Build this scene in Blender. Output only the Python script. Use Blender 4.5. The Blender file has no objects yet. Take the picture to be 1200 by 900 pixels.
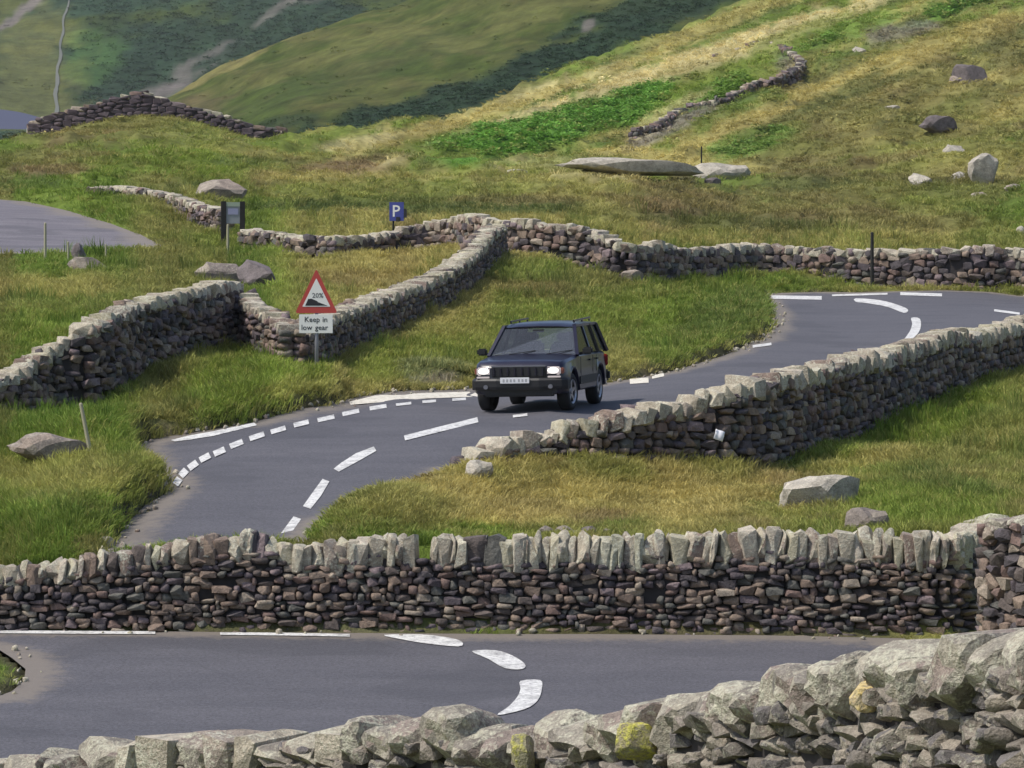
import bpy, bmesh, math, random
import numpy as np
from mathutils import Vector, Matrix, Euler
from mathutils.geometry import delaunay_2d_cdt
random.seed(7); RNG = np.random.default_rng(11)
SC = bpy.context.scene; COL = SC.collection
R = math.radians
F = 4340.0                     # focal length in photo pixels (1200 wide)

# ------------------------------------------------------------------ camera, sky, sun, exposure
cam = bpy.data.cameras.new('camera'); cam.sensor_width = 36; cam.lens = F/1200*36
cam.clip_start = 0.5; cam.clip_end = 12000
co = bpy.data.objects.new('camera', cam); COL.objects.link(co)
co.location = (0, 0, 0); co.rotation_euler = (R(90), 0, 0); SC.camera = co
SUN_DIR = Vector((-0.60, -0.22, 0.92)).normalized()        # towards the sun
w = bpy.data.worlds.new('World'); SC.world = w; w.use_nodes = True
nt = w.node_tree; nt.nodes.clear()
sky = nt.nodes.new('ShaderNodeTexSky'); sky.sky_type = 'NISHITA'; sky.sun_disc = False
sky.sun_elevation = math.asin(SUN_DIR.z); sky.sun_rotation = math.atan2(SUN_DIR.x, SUN_DIR.y)
sky.air_density = 1.0; sky.dust_density = 2.0
bg = nt.nodes.new('ShaderNodeBackground'); bg.inputs[1].default_value = 0.14
wo = nt.nodes.new('ShaderNodeOutputWorld')
nt.links.new(sky.outputs[0], bg.inputs[0]); nt.links.new(bg.outputs[0], wo.inputs[0])
sl = bpy.data.lights.new('sun', 'SUN'); sl.energy = 3.6; sl.angle = R(1.2); sl.color = (1, .95, .86)
so = bpy.data.objects.new('sun', sl); COL.objects.link(so); so.rotation_euler = SUN_DIR.to_track_quat('Z', 'Y').to_euler()
so.location = (-40, -10, 80)
SC.view_settings.view_transform = 'Standard'; SC.view_settings.look = 'None'
SC.view_settings.exposure = 0.12; SC.view_settings.gamma = 1
SC.cycles.max_bounces = 5; SC.cycles.transparent_max_bounces = 6

# ------------------------------------------------------------------ helpers
def tag(o, label=None, cat=None, group=None, kind=None):
    if label: o['label'] = label
    if cat: o['category'] = cat
    if group: o['group'] = group
    if kind: o['kind'] = kind
    return o
def empty(name, loc, label=None, cat=None, group=None, rz=0):
    o = bpy.data.objects.new(name, None); COL.objects.link(o); o.location = loc; o.rotation_euler = (0, 0, rz)
    o.empty_display_size = .3
    return tag(o, label, cat, group)
def link(name, me, mat=None, parent=None, smooth=False):
    o = bpy.data.objects.new(name, me); COL.objects.link(o)
    if mat is not None and not me.materials: me.materials.append(mat)
    if parent is not None: o.parent = parent
    if smooth: me.polygons.foreach_set('use_smooth', [True]*len(me.polygons))
    return o
def bmobj(name, bm, mat=None, parent=None, smooth=False):
    me = bpy.data.meshes.new(name); bm.normal_update(); bm.to_mesh(me); bm.free()
    return link(name, me, mat, parent, smooth)
def np_mesh(name, verts, tris):
    me = bpy.data.meshes.new(name); verts = np.asarray(verts, dtype=np.float32); tris = np.asarray(tris, dtype=np.int32)
    k = tris.shape[1]
    me.vertices.add(len(verts)); me.vertices.foreach_set('co', verts.ravel())
    me.loops.add(tris.size); me.loops.foreach_set('vertex_index', tris.ravel())
    me.polygons.add(len(tris)); me.polygons.foreach_set('loop_start', np.arange(0, tris.size, k, dtype=np.int32))
    me.update(calc_edges=True); me.validate()
    return me
_perm = RNG.random((256, 256))
def vnoise(x, y):
    xi = np.floor(x).astype(int); yi = np.floor(y).astype(int); fx = x-xi; fy = y-yi
    fx = fx*fx*(3-2*fx); fy = fy*fy*(3-2*fy)
    a = _perm[xi & 255, yi & 255]; b = _perm[(xi+1) & 255, yi & 255]; c = _perm[xi & 255, (yi+1) & 255]; d = _perm[(xi+1) & 255, (yi+1) & 255]
    return (a*(1-fx)+b*fx)*(1-fy)+(c*(1-fx)+d*fx)*fy
def fbm(x, y, o=4, g=.5):
    s = 0; a = 1; t = 0
    for i in range(o):
        s = s+a*vnoise(x*2**i+17.3*i, y*2**i+9.1*i); t += a; a *= g
    return s/t                 # 0..1
def sstep(a, b, x):
    t = np.clip((x-a)/(b-a), 0, 1); return t*t*(3-2*t)
def catmull(pts, n):
    P = [np.array(p, float) for p in pts]; P = [2*P[0]-P[1]]+P+[2*P[-1]-P[-2]]; out = []
    for i in range(1, len(P)-2):
        for k in range(n):
            t = k/n; a, b, c, d = P[i-1:i+3]
            out.append(.5*((2*b)+(-a+c)*t+(2*a-5*b+4*c-d)*t*t+(-a+3*b-3*c+d)*t**3))
    out.append(P[-2]); return np.array(out)

# ------------------------------------------------------------------ materials
def mat(name, col=(.5, .5, .5), rough=.8, metal=0, emit=None, es=0, spec=.5):
    m = bpy.data.materials.new(name); m.use_nodes = True; b = m.node_tree.nodes['Principled BSDF']
    b.inputs['Base Color'].default_value = (*col, 1); b.inputs['Roughness'].default_value = rough
    b.inputs['Metallic'].default_value = metal; b.inputs['Specular IOR Level'].default_value = spec
    if emit: b.inputs['Emission Color'].default_value = (*emit, 1); b.inputs['Emission Strength'].default_value = es
    return m
def N(m, t, **kw):
    n = m.node_tree.nodes.new(t)
    for k, v in kw.items(): setattr(n, k, v)
    return n
def L(m, a, b): m.node_tree.links.new(a, b)
def ramp(m, stops, interp='LINEAR'):
    r = N(m, 'ShaderNodeValToRGB'); r.color_ramp.interpolation = interp
    e = r.color_ramp.elements
    while len(e) < len(stops): e.new(.5)
    for x, (p, c) in zip(e, stops): x.position = p; x.color = (*c, 1)
    return r
def mixc(m, fac, a, b, mode='MIX'):
    n = N(m, 'ShaderNodeMix', data_type='RGBA', blend_type=mode)
    for sock, v in ((n.inputs[0], fac), (n.inputs[6], a), (n.inputs[7], b)):
        if isinstance(v, (float, int)): sock.default_value = v
        elif isinstance(v, tuple): sock.default_value = (*v, 1)
        else: L(m, v, sock)
    return n.outputs[2]
def mathn(m, op, a, b=None):
    n = N(m, 'ShaderNodeMath', operation=op)
    for i, v in enumerate((a, b)):
        if v is None: continue
        if isinstance(v, (float, int)): n.inputs[i].default_value = v
        else: L(m, v, n.inputs[i])
    return n.outputs[0]
def noise(m, scale, detail=4, rough=.6, vec=None):
    n = N(m, 'ShaderNodeTexNoise'); n.inputs['Scale'].default_value = scale; n.inputs['Detail'].default_value = detail
    n.inputs['Roughness'].default_value = rough
    if vec is not None: L(m, vec, n.inputs['Vector'])
    return n.outputs[0]
def stone_mat(name, stops, lichen, amount, scale=1.0, gloss=.85):
    m = mat(name, rough=gloss); b = m.node_tree.nodes['Principled BSDF']
    g = N(m, 'ShaderNodeNewGeometry'); oi = N(m, 'ShaderNodeObjectInfo')
    rnd = mathn(m, 'FRACT', mathn(m, 'ADD', g.outputs['Random Per Island'], oi.outputs['Random']))
    r = ramp(m, stops, 'CONSTANT'); L(m, rnd, r.inputs[0])
    pos = g.outputs['Position']
    n1 = noise(m, 7*scale, 6, .7, pos); n2 = noise(m, 26*scale, 4, .7, pos); n3 = noise(m, 3.1*scale, 5, .65, pos)
    n4 = noise(m, 70*scale, 3, .7, pos)
    rr = ramp(m, [(.3, (.55, .55, .55)), (.7, (1.35, 1.35, 1.35))]); L(m, n1, rr.inputs[0])
    c = mixc(m, 1.0, r.outputs[0], rr.outputs[0], 'MULTIPLY')
    lr = ramp(m, [(amount, (0, 0, 0)), (amount+.1, (1, 1, 1))]); L(m, mathn(m, 'ADD', mathn(m, 'MULTIPLY', n2, .55), mathn(m, 'MULTIPLY', n3, .45)), lr.inputs[0])
    c = mixc(m, lr.outputs[0], c, lichen)
    r4 = ramp(m, [(.35, (.72, .72, .72)), (.65, (1.2, 1.2, 1.2))]); L(m, n4, r4.inputs[0])
    c = mixc(m, 1.0, c, r4.outputs[0], 'MULTIPLY')
    L(m, c, b.inputs['Base Color'])
    bp = N(m, 'ShaderNodeBump'); bp.inputs['Strength'].default_value = .9; bp.inputs['Distance'].default_value = .03
    L(m, mathn(m, 'ADD', n2, n1), bp.inputs['Height']); L(m, bp.outputs[0], b.inputs['Normal'])
    return m
M = {}
M['stone'] = stone_mat('dark slate rubble', [(0, (.12, .095, .085)), (.14, (.22, .16, .125)), (.28, (.085, .072, .078)), (.4, (.26, .195, .15)), (.52, (.13, .125, .11)),
                        (.64, (.20, .135, .115)), (.76, (.10, .08, .09)), (.86, (.34, .28, .22)), (.94, (.21, .16, .165))], (.26, .25, .21), .60)
M['cope'] = stone_mat('lichened coping stone', [(0, (.38, .33, .255)), (.2, (.44, .39, .30)), (.36, (.30, .25, .205)), (.5, (.42, .38, .27)), (.66, (.40, .35, .27)),
                       (.8, (.47, .41, .33)), (.92, (.25, .185, .15))], (.56, .54, .43), .50)
M['cope_big'] = stone_mat('weathered boulder coping', [(0, (.30, .27, .22)), (.25, (.21, .185, .155)), (.5, (.34, .305, .24)), (.75, (.25, .20, .17))], (.47, .45, .35), .49, .9)
M['face_big'] = stone_mat('weathered face stone', [(0, (.19, .165, .14)), (.25, (.25, .215, .18)), (.5, (.15, .135, .13)), (.75, (.30, .26, .21))], (.38, .37, .29), .54, 1.1)
M['yellow'] = stone_mat('stone with yellow lichen', [(0, (.32, .29, .18)), (.5, (.30, .26, .16))], (.50, .47, .09), .475, 1.1)
M['ochre'] = stone_mat('stone with ochre lichen', [(0, (.46, .38, .24)), (.5, (.48, .38, .24))], (.60, .46, .18), .46, .6)
M['green_cope'] = stone_mat('pale green lichened stone', [(0, (.40, .38, .28)), (.5, (.45, .42, .32))], (.58, .57, .45), .49)
M['boulder'] = stone_mat('grey fell boulder', [(0, (.25, .21, .18)), (.3, (.30, .255, .21)), (.6, (.21, .175, .155)), (.8, (.28, .225, .185))], (.38, .35, .27), .56, .5)
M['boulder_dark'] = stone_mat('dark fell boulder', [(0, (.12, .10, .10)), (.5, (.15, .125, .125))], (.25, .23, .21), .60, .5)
M['pale'] = stone_mat('pale fell boulder', [(0, (.36, .325, .27)), (.5, (.42, .38, .32))], (.50, .47, .38), .54, .5)
M['farstone_m'] = stone_mat('dark purple far stone', [(0, (.07, .05, .06)), (.5, (.10, .075, .085))], (.16, .14, .14), .62, .3)
M['core'] = mat('wall packing', (.035, .03, .03), 1)
M['paint'] = mat('road paint', (.75, .75, .72), .7)
def worn_paint():
    m = M['paint']; b = m.node_tree.nodes['Principled BSDF']; g = N(m, 'ShaderNodeNewGeometry')
    n1 = noise(m, 14, 7, .8, g.outputs['Position']); r = ramp(m, [(.34, (.16, .155, .17)), (.46, (.55, .54, .54)), (.6, (.72, .72, .69))]); L(m, n1, r.inputs[0])
    r2 = ramp(m, [(.36, (.62, .62, .62)), (.52, (1, 1, 1))]); L(m, noise(m, 3.2, 5, .7, g.outputs['Position']), r2.inputs[0])
    L(m, mixc(m, 1.0, r.outputs[0], r2.outputs[0], 'MULTIPLY'), b.inputs['Base Color'])
worn_paint()
def gravel():
    m = mat('pale gravel strip', rough=.95); b = m.node_tree.nodes['Principled BSDF']; g = N(m, 'ShaderNodeNewGeometry')
    r = ramp(m, [(.3, (.30, .27, .22)), (.5, (.62, .58, .50)), (.7, (.78, .75, .68))]); L(m, noise(m, 8, 6, .8, g.outputs['Position']), r.inputs[0])
    L(m, r.outputs[0], b.inputs['Base Color']); return m
M['gravel'] = gravel()
def asphalt(name, c0, c1):
    m = mat(name, rough=.82); b = m.node_tree.nodes['Principled BSDF']; g = N(m, 'ShaderNodeNewGeometry'); p = g.outputs['Position']
    mp = N(m, 'ShaderNodeMapping'); mp.inputs['Scale'].default_value = (.22, .8, 1); L(m, p, mp.inputs[0])
    r = ramp(m, [(.3, c0), (.7, c1)]); L(m, noise(m, 1.6, 6, .65, mp.outputs[0]), r.inputs[0])
    r2 = ramp(m, [(.38, (.62, .62, .62)), (.62, (1.38, 1.38, 1.38))]); L(m, noise(m, 24, 5, .85, p), r2.inputs[0])
    c = mixc(m, 1.0, r.outputs[0], r2.outputs[0], 'MULTIPLY')
    pr = ramp(m, [(.56, (0, 0, 0)), (.60, (1, 1, 1))]); L(m, noise(m, .4, 3, .4, p), pr.inputs[0])
    c = mixc(m, mathn(m, 'MULTIPLY', pr.outputs[0], .35), c, (.045, .045, .055))
    ea = N(m, 'ShaderNodeAttribute', attribute_name='edge'); er = ramp(m, [(.42, (0, 0, 0)), (.62, (1, 1, 1))])
    L(m, mathn(m, 'ADD', mathn(m, 'MULTIPLY', ea.outputs[2], .5), mathn(m, 'MULTIPLY', noise(m, 5, 5, .75, p), .55)), er.inputs[0])
    c = mixc(m, mathn(m, 'MULTIPLY', er.outputs[0], .75), c, (.20, .17, .14))
    gr_ = ramp(m, [(.60, (0, 0, 0)), (.70, (1, 1, 1))]); L(m, noise(m, 110, 2, .6, p), gr_.inputs[0]); c = mixc(m, mathn(m, 'MULTIPLY', gr_.outputs[0], .4), c, (.24, .23, .25))
    vo = N(m, 'ShaderNodeTexVoronoi', feature='DISTANCE_TO_EDGE'); vo.inputs['Scale'].default_value = .33; L(m, p, vo.inputs['Vector'])
    cr = ramp(m, [(.004, (1, 1, 1)), (.010, (0, 0, 0))]); L(m, vo.outputs[0], cr.inputs[0]); c = mixc(m, mathn(m, 'MULTIPLY', cr.outputs[0], .12), c, (.03, .03, .035))
    L(m, c, b.inputs['Base Color'])
    bp = N(m, 'ShaderNodeBump'); bp.inputs['Strength'].default_value = .5; bp.inputs['Distance'].default_value = .01
    L(m, noise(m, 60, 3, .8, p), bp.inputs['Height']); L(m, bp.outputs[0], b.inputs['Normal'])
    return m
M['asphalt'] = asphalt('asphalt', (.066, .065, .078), (.094, .091, .105))
M['asphalt_old'] = asphalt('worn purple tarmac', (.11, .10, .12), (.17, .155, .17))
def ground_mat():
    m = mat('fell grass ground', rough=.95, spec=.1); b = m.node_tree.nodes['Principled BSDF']; g = N(m, 'ShaderNodeNewGeometry'); p = g.outputs['Position']
    a = N(m, 'ShaderNodeAttribute', attribute_name='veg')
    r = ramp(m, [(.3, (.6, .6, .55)), (.7, (1.35, 1.35, 1.3))]); L(m, noise(m, 1.9, 6, .75, p), r.inputs[0])
    r2 = ramp(m, [(.3, (.65, .66, .6)), (.7, (1.3, 1.3, 1.3))]); L(m, noise(m, .22, 8, .75, p), r2.inputs[0])
    c = mixc(m, 1.0, a.outputs[0], r.outputs[0], 'MULTIPLY'); c = mixc(m, 1.0, c, r2.outputs[0], 'MULTIPLY')
    L(m, c, b.inputs['Base Color'])
    bp = N(m, 'ShaderNodeBump'); bp.inputs['Strength'].default_value = .8; bp.inputs['Distance'].default_value = .25
    L(m, noise(m, 2.5, 6, .8, p), bp.inputs['Height']); L(m, bp.outputs[0], b.inputs['Normal'])
    return m
M['ground'] = ground_mat()
def far_mat():
    m = mat('distant fellside', rough=.95, spec=.1); b = m.node_tree.nodes['Principled BSDF']; g = N(m, 'ShaderNodeNewGeometry'); p = g.outputs['Position']
    a = N(m, 'ShaderNodeAttribute', attribute_name='veg')
    r = ramp(m, [(.32, (.6, .6, .6)), (.68, (1.4, 1.38, 1.35))]); L(m, noise(m, .11, 9, .8, p), r.inputs[0])
    c = mixc(m, 1.0, a.outputs[0], r.outputs[0], 'MULTIPLY')
    L(m, c, b.inputs['Base Color'])
    bp = N(m, 'ShaderNodeBump'); bp.inputs['Strength'].default_value = .9; bp.inputs['Distance'].default_value = 2.5
    L(m, noise(m, .2, 8, .8, p), bp.inputs['Height']); L(m, bp.outputs[0], b.inputs['Normal'])
    return m
M['far'] = far_mat()
def leaf_mat(name):
    m = mat(name, rough=.75, spec=.2); b = m.node_tree.nodes['Principled BSDF']
    a = N(m, 'ShaderNodeAttribute', attribute_name='tcol', attribute_type='INSTANCER')
    oi = N(m, 'ShaderNodeNewGeometry')
    r = ramp(m, [(0, (.72, .74, .7)), (1, (1.32, 1.28, 1.2))]); L(m, oi.outputs['Random Per Island'], r.inputs[0])
    c = mixc(m, 1.0, a.outputs[0], r.outputs[0], 'MULTIPLY')
    L(m, c, b.inputs['Base Color'])
    t = N(m, 'ShaderNodeBsdfTranslucent'); L(m, c, t.inputs[0]); ms = N(m, 'ShaderNodeMixShader'); ms.inputs[0].default_value = .3
    out = m.node_tree.nodes['Material Output']; L(m, b.outputs[0], ms.inputs[1]); L(m, t.outputs[0], ms.inputs[2]); L(m, ms.outputs[0], out.inputs[0])
    return m
M['grass'] = leaf_mat('grass blades'); M['fern'] = leaf_mat('bracken leaves')

# ------------------------------------------------------------------ the lie of the land
ROWS = {
 52: [(-400,655),(0,655),(130,642),(340,640),(400,630),(500,632),(700,636),(900,636),(1000,632),(1100,626),(1200,624),(1600,620)],
 55: [(-400,615),(0,612),(150,610),(250,604),(380,601),(500,604),(600,609),(700,611),(850,613),(950,610),(1100,597),(1200,598)],
 58: [(0,578),(200,574),(300,572),(450,566),(560,576),(600,581),(700,584),(800,589),(900,592),(1000,587),(1200,576),(1600,570)],
 62: [(-400,535),(0,541),(100,546),(180,544),(250,537),(400,535),(560,532),(700,541),(850,558),(1000,560),(1200,545)],
 66: [(0,503),(100,508),(200,509),(300,503),(500,502),(600,503),(700,510),(850,530),(1000,535),(1200,515),(1600,510),(-400,490)],
 69.5: [(70,482),(200,473),(300,475),(370,478),(500,480),(660,480),(760,485),(850,502),(1000,514),(1200,492)],
 72: [(-400,450),(0,450),(150,448),(300,450),(420,471),(500,474),(600,475.5),(700,475),(800,471),(850,482),(1000,500),(1200,478)],
 77: [(0,416),(200,412),(300,420),(400,438),(450,443),(555,461),(700,461),(800,452),(850,457),(1000,470),(1200,458),(1600,450)],
 83: [(-400,388),(0,388),(200,392),(300,395),(400,405),(500,420),(600,430),(700,437),(780,437),(850,432),(950,436),(1100,445),(1200,440)],
 90: [(0,365),(200,362),(300,368),(400,380),(500,388),(600,400),(700,407),(800,413),(905,408),(1000,412),(1100,408),(1300,405)],
 100: [(-400,330),(0,330),(200,330),(300,340),(400,350),(500,352),(600,358),(700,367),(800,376),(900,382),(1000,385),(1100,382),(1200,380),(1600,370)],
 110: [(0,306),(200,309),(300,318),(400,325),(500,325),(600,322),(700,337),(800,352),(900,362),(1000,363),(1200,362)],
 118: [(0,291),(200,296),(300,301),(400,305),(500,305),(600,302),(700,317),(800,336),(900,345),(1000,345),(1200,347),(1600,345),(-400,290)],
 126: [(0,272),(200,279),(300,282),(400,289),(500,288),(600,278),(700,292),(800,308),(1000,314),(1200,317)],
 140: [(-400,240),(0,242),(130,250),(200,254),(300,257),(400,266),(500,264),(600,256),(700,265),(800,281),(1000,285),(1200,288),(1600,288)],
 160: [(0,215),(200,222),(300,228),(400,237),(500,237),(600,235),(700,237),(800,247),(1000,253),(1200,252)],
 180: [(-400,195),(0,200),(200,197),(300,206),(450,214),(600,215),(700,219),(800,221),(900,227),(1000,228),(1200,224)],
 205: [(0,184),(200,176),(300,184),(450,197),(600,198),(700,203),(800,206),(900,202),(1000,198),(1200,192),(1600,180)],
 240: [(-400,165),(0,170),(100,166),(200,160),(300,163),(400,171),(500,182),(600,186),(700,188),(800,188),(900,180),(1000,166),(1200,155),(1600,130)],
 270: [(-400,165),(0,172),(60,165),(120,160),(180,158),(260,166),(330,172),(400,165),(500,166),(600,170),(700,170),(800,166),(900,155),(1000,138),(1200,125)],
 300: [(-400,160),(0,168),(60,152),(120,136),(170,128),(215,132),(260,150),(310,169),(350,178),(400,176),(480,150),(600,150),(700,148),(800,142),(900,125),(1000,110),(1200,95),(1600,70)],
 360: [(-400,170),(0,178),(150,160),(300,185),(400,185),(480,160),(560,118),(600,116),(700,108),(800,98),(900,82),(1000,65),(1200,45),(1600,10)],
 440: [(-400,200),(0,205),(200,205),(400,205),(560,150),(650,95),(700,70),(800,52),(900,35),(1000,15),(1200,-20),(1600,-70)],
 560: [(-400,220),(0,220),(500,200),(700,110),(780,50),(860,0),(900,-15),(1000,-50),(1200,-100),(1600,-180)],
 700: [(-400,240),(0,240),(400,230),(700,180),(860,90),(1000,-20),(1200,-130),(1600,-220)],
 1100: [(-400,320),(300,320),(900,300),(1600,280)],
 2400: [(-400,400),(300,400),(900,400),(1600,400)],
}
_pts = np.array([(u/100.0, 8*math.log(D), v) for D, r in ROWS.items() for u, v in r])
def _phi(r2): return .5*r2*np.log(r2+1e-9)
_d = ((_pts[:, None, :2]-_pts[None, :, :2])**2).sum(-1); _n = len(_pts)
_A = np.zeros((_n+3, _n+3)); _A[:_n, :_n] = _phi(_d)+np.eye(_n)*.006
_P = np.c_[np.ones(_n), _pts[:, :2]]; _A[:_n, _n:] = _P; _A[_n:, :_n] = _P.T
_W = np.linalg.solve(_A, np.r_[_pts[:, 2], 0, 0, 0])
def v_far(u, D):
    a = np.asarray(u, float).ravel()/100; b = 8*np.log(np.asarray(D, float)).ravel(); out = np.empty_like(a)
    for i in range(0, len(a), 20000):
        aa = a[i:i+20000, None]; bb = b[i:i+20000, None]
        out[i:i+20000] = _phi((aa-_pts[None, :, 0])**2+(bb-_pts[None, :, 1])**2) @ _W[:_n]+_W[_n]+_W[_n+1]*aa[:, 0]+_W[_n+2]*bb[:, 0]
    return out.reshape(np.shape(u))
def z_near(x, D):
    z = np.where(D > 38, -3.34-.1*(50-D), -4.54)
    z = np.where(D < 33, np.interp(D, [0, 5, 12, 18, 26, 33], [-1.8, -1.8, -2.4, -2.75, -3.95, -4.54]), z)
    return z-.05*sstep(0, 4, x)*sstep(36, 50, D)
def base_z(x, y):
    """ground height under a world point (before bumps)"""
    x = np.asarray(x, float); y = np.asarray(y, float); D = np.maximum(y, 2.0)
    u = np.clip(600+F*x/D, -1500, 2700)
    uc = np.clip(u, -400, 1600)+np.clip(u+400, -1e9, 0)*.15+np.clip(u-1600, 0, 1e9)*.15
    zf = (450-v_far(uc, np.maximum(D, 51)))/F*D
    sh = 1.75*sstep(1108, 1160, u)*(1-sstep(1185, 1300, u)); t = sstep(50.2+sh, 50.6+sh, D)
    return z_near(x, D)*(1-t)+zf*t
_Dr = np.exp(np.linspace(math.log(36.5), math.log(700), 1500))
_cache = {}
def hit(u, v, dmin=36.5):
    """distance at which the sight line through (u,v) meets the ground"""
    k = round(u)
    if k not in _cache:
        xx = (k-600)/F*_Dr; _cache[k] = 450-base_z(xx, _Dr)/_Dr*F
    vb = _cache[k]; i = np.nonzero((vb <= v) & (_Dr > dmin))[0]
    i = i[0] if len(i) else len(vb)-1
    if i == 0: return _Dr[0]
    a, b = vb[i-1], vb[i]; t = 0 if abs(a-b) < 1e-9 else np.clip((a-v)/(a-b), 0, 1)
    return _Dr[i-1]+(_Dr[i]-_Dr[i-1])*t
def wpt(u, v, dmin=36.5):
    D = hit(u, v, dmin); return ((u-600)/F*D, D)
def at(u, D): return ((u-600)/F*D, D)
def zat(v, D): return (450-v)/F*D
def pix_poly(pts, dmin=36.5, dens=1.0):
    out = []
    P = [wpt(u, v, dmin) for u, v in pts]
    for a, b in zip(P, P[1:]+P[:1]):
        n = max(1, int(math.dist(a, b)/dens))
        for i in range(n): out.append((a[0]+(b[0]-a[0])*i/n, a[1]+(b[1]-a[1])*i/n))
    return out
def smooth_poly(pts, n=4):
    P = list(pts); m = len(P); out = []
    for i in range(m):
        a, b, c, d = (np.array(P[(i+k-1) % m], float) for k in range(4))
        for k in range(n):
            t = k/n; out.append(tuple(.5*((2*b)+(-a+c)*t+(2*a-5*b+4*c-d)*t*t+(-a+3*b-3*c+d)*t**3)))
    return out
ROAD2 = [(112,652),(130,640),(150,612),(170,592),(196,577),(198,564),(172,553),(162,538),(162,522),(180,514),(240,505),(300,494),(385,475),(410,467),(460,459),(555,455),(640,454),(735,445),
         (780,437),(850,416),(893,398),(907,384),(909,368),(899,350),(905,343.5),(960,342),(1060,341),(1160,342),(1300,345),(1500,350)]
ROAD2B = [(543,558),(480,575),(430,591),(390,609),(350,640),(330,655)]
ROAD1 = [(-500,738),(0,738),(300,741),(600,743),(900,744.5),(1060,748),(1080,765),(1040,800),(930,860),(800,920),(600,940),(300,940),(-500,940),(-500,832),(-100,824),(0,815),(14,810),(28,798),(30,784),(14,771),(0,762),(-100,752),(-500,748)]
LOT = [(-300,232),(-40,232),(30,236),(80,247),(130,262),(165,275),(192,289),(150,294),(60,296),(-60,297),(-300,298)]
P_ROAD1 = pix_poly(ROAD1); 
WC = [(546,561,525),(575,562,520),(600,560,512),(650,560,497),(700,560,487),(750,560,476),(800,559,465),(850,561,451),(900,556,438),(950,541,428),(1000,524,417),(1035,508,410),(1060,494,402),(1100,477,388),(1145,458,387),(1200,441,371),(1290,415,352),(1400,392,335)]
_wp = [np.array(at(u, hit(u, f, 51.3))) for u, f, t in WC]; _e = []
for i in range(len(_wp)):
    t = _wp[min(i+1, len(_wp)-1)]-_wp[max(i-1, 0)]; t /= np.linalg.norm(t); _e.append(tuple(_wp[i]+np.array((-t[1], t[0]))*.62))
_e[-1] = at(1500, 98)
P_ROAD2 = [q for a, b in [(pix_poly(ROAD2, 51.2), 0)] for q in a][:-1]
while len(P_ROAD2) and math.dist(P_ROAD2[-1], wpt(1500, 350, 51.2)) > 1.2: P_ROAD2.pop()
P_ROAD2 += _e[::-1]+pix_poly(ROAD2B, 51.2)[:-1]
while math.dist(P_ROAD2[-1], wpt(330, 655, 51.2)) > 1.2: P_ROAD2.pop(); P_LOT = pix_poly(LOT, 100)
def sdist(poly, x, y):
    """signed distance to polygon (negative inside)"""
    P = np.array(poly); d = np.full(x.shape, 1e9); ins = np.zeros(x.shape, bool)
    for (x0, y0), (x1, y1) in zip(P, np.roll(P, -1, 0)):
        ex, ey = x1-x0, y1-y0; t = np.clip(((x-x0)*ex+(y-y0)*ey)/(ex*ex+ey*ey+1e-12), 0, 1)
        d = np.minimum(d, (x-x0-t*ex)**2+(y-y0-t*ey)**2)
        c = ((y0 > y) != (y1 > y)) & (x < (x1-x0)*(y-y0)/((y1-y0) if y1 != y0 else 1e-9)+x0); ins ^= c
    d = np.sqrt(d); return np.where(ins, -d, d)
WALLZONES = []
def bumps(x, y, road_d):
    D = y; amp = np.interp(D, [0, 30, 51, 52, 130, 180, 300, 700], [.1, .1, .1, .30, .6, 1.5, 3.0, 5.0])
    sc = np.interp(D, [0, 50, 130, 300, 700], [1.2, 1.2, 3.5, 9, 16])
    b = np.zeros_like(x)
    # bumps of three sizes, each stretched across the view a little
    b += (fbm(x/2.2+40, y/3.0+7, 3)-.5)*np.interp(D, [0, 50, 52, 130], [.15, .15, .38, .5])
    b += (fbm(x/9+3, y/16+70, 3)-.5)*np.interp(D, [0, 60, 110, 140, 260, 700], [0, .1, .6, 1.6, 2.4, 3])
    b += (fbm(x/35+8, y/60+30, 3)-.5)*np.interp(D, [0, 200, 280, 700], [0, 0, 3.0, 9])
    b += (fbm(x/.7, y/.9, 2)-.5)*np.interp(D, [0, 50, 52, 120, 200], [.08, .08, .20, .26, .4])
    b += (np.abs(fbm(x/3.5+60, y/6+33, 3)-.5)*-2+.2)*np.interp(D, [0, 60, 75, 140, 250, 400], [0, 0, .15, .7, 1.4, 2.0])
    b += (fbm(x/13+90, y/11+3, 2)-.5)*np.interp(D, [0, 122, 150, 220, 270, 330], [0, 0, 1.9, 2.6, 1.2, 0])
    k = sstep(0.0, 1.6, road_d)*np.interp(D, [49, 50, 54, 57], [.1, .12, .35, 1])
    u = 600+F*x/np.maximum(D, 1); k = k*(1-.75*sstep(360, 300, u)*sstep(225, 260, D)*(1-sstep(330, 380, D)))
    return b*k
def bank(x, y, d):
    """verge banks: the turf stands above the tarmac"""
    n = fbm(x/2.5, y/3.5+5, 2); u = 600+F*x/np.maximum(y, 1)
    lip = .14+.26*n; far = .03+.05*n
    lip = np.where((u > 395) & (u < 565) & (y > 69) & (y < 79) & (x < 0), .02, lip)
    lip = np.where(y > 112, .06, lip); lip = np.where(y < 50, .08, lip)
    left = (u < 260) & (y < 66) & (y > 51.5); lip = np.where(left, lip+.12*(1-sstep(200, 260, u)), lip); far = np.where(left, far+.02, far)
    h = far+(lip-far)*(1-sstep(.7, 2.6, d))
    out = h*sstep(.0, .32, d)-.13*(1-sstep(0, .12, d)); k = sstep(50.6, 54, y)+(1-sstep(46, 48, y))
    out = out*np.clip(k, .05, 1)
    return np.where(d < 0, -.13, out)
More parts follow.
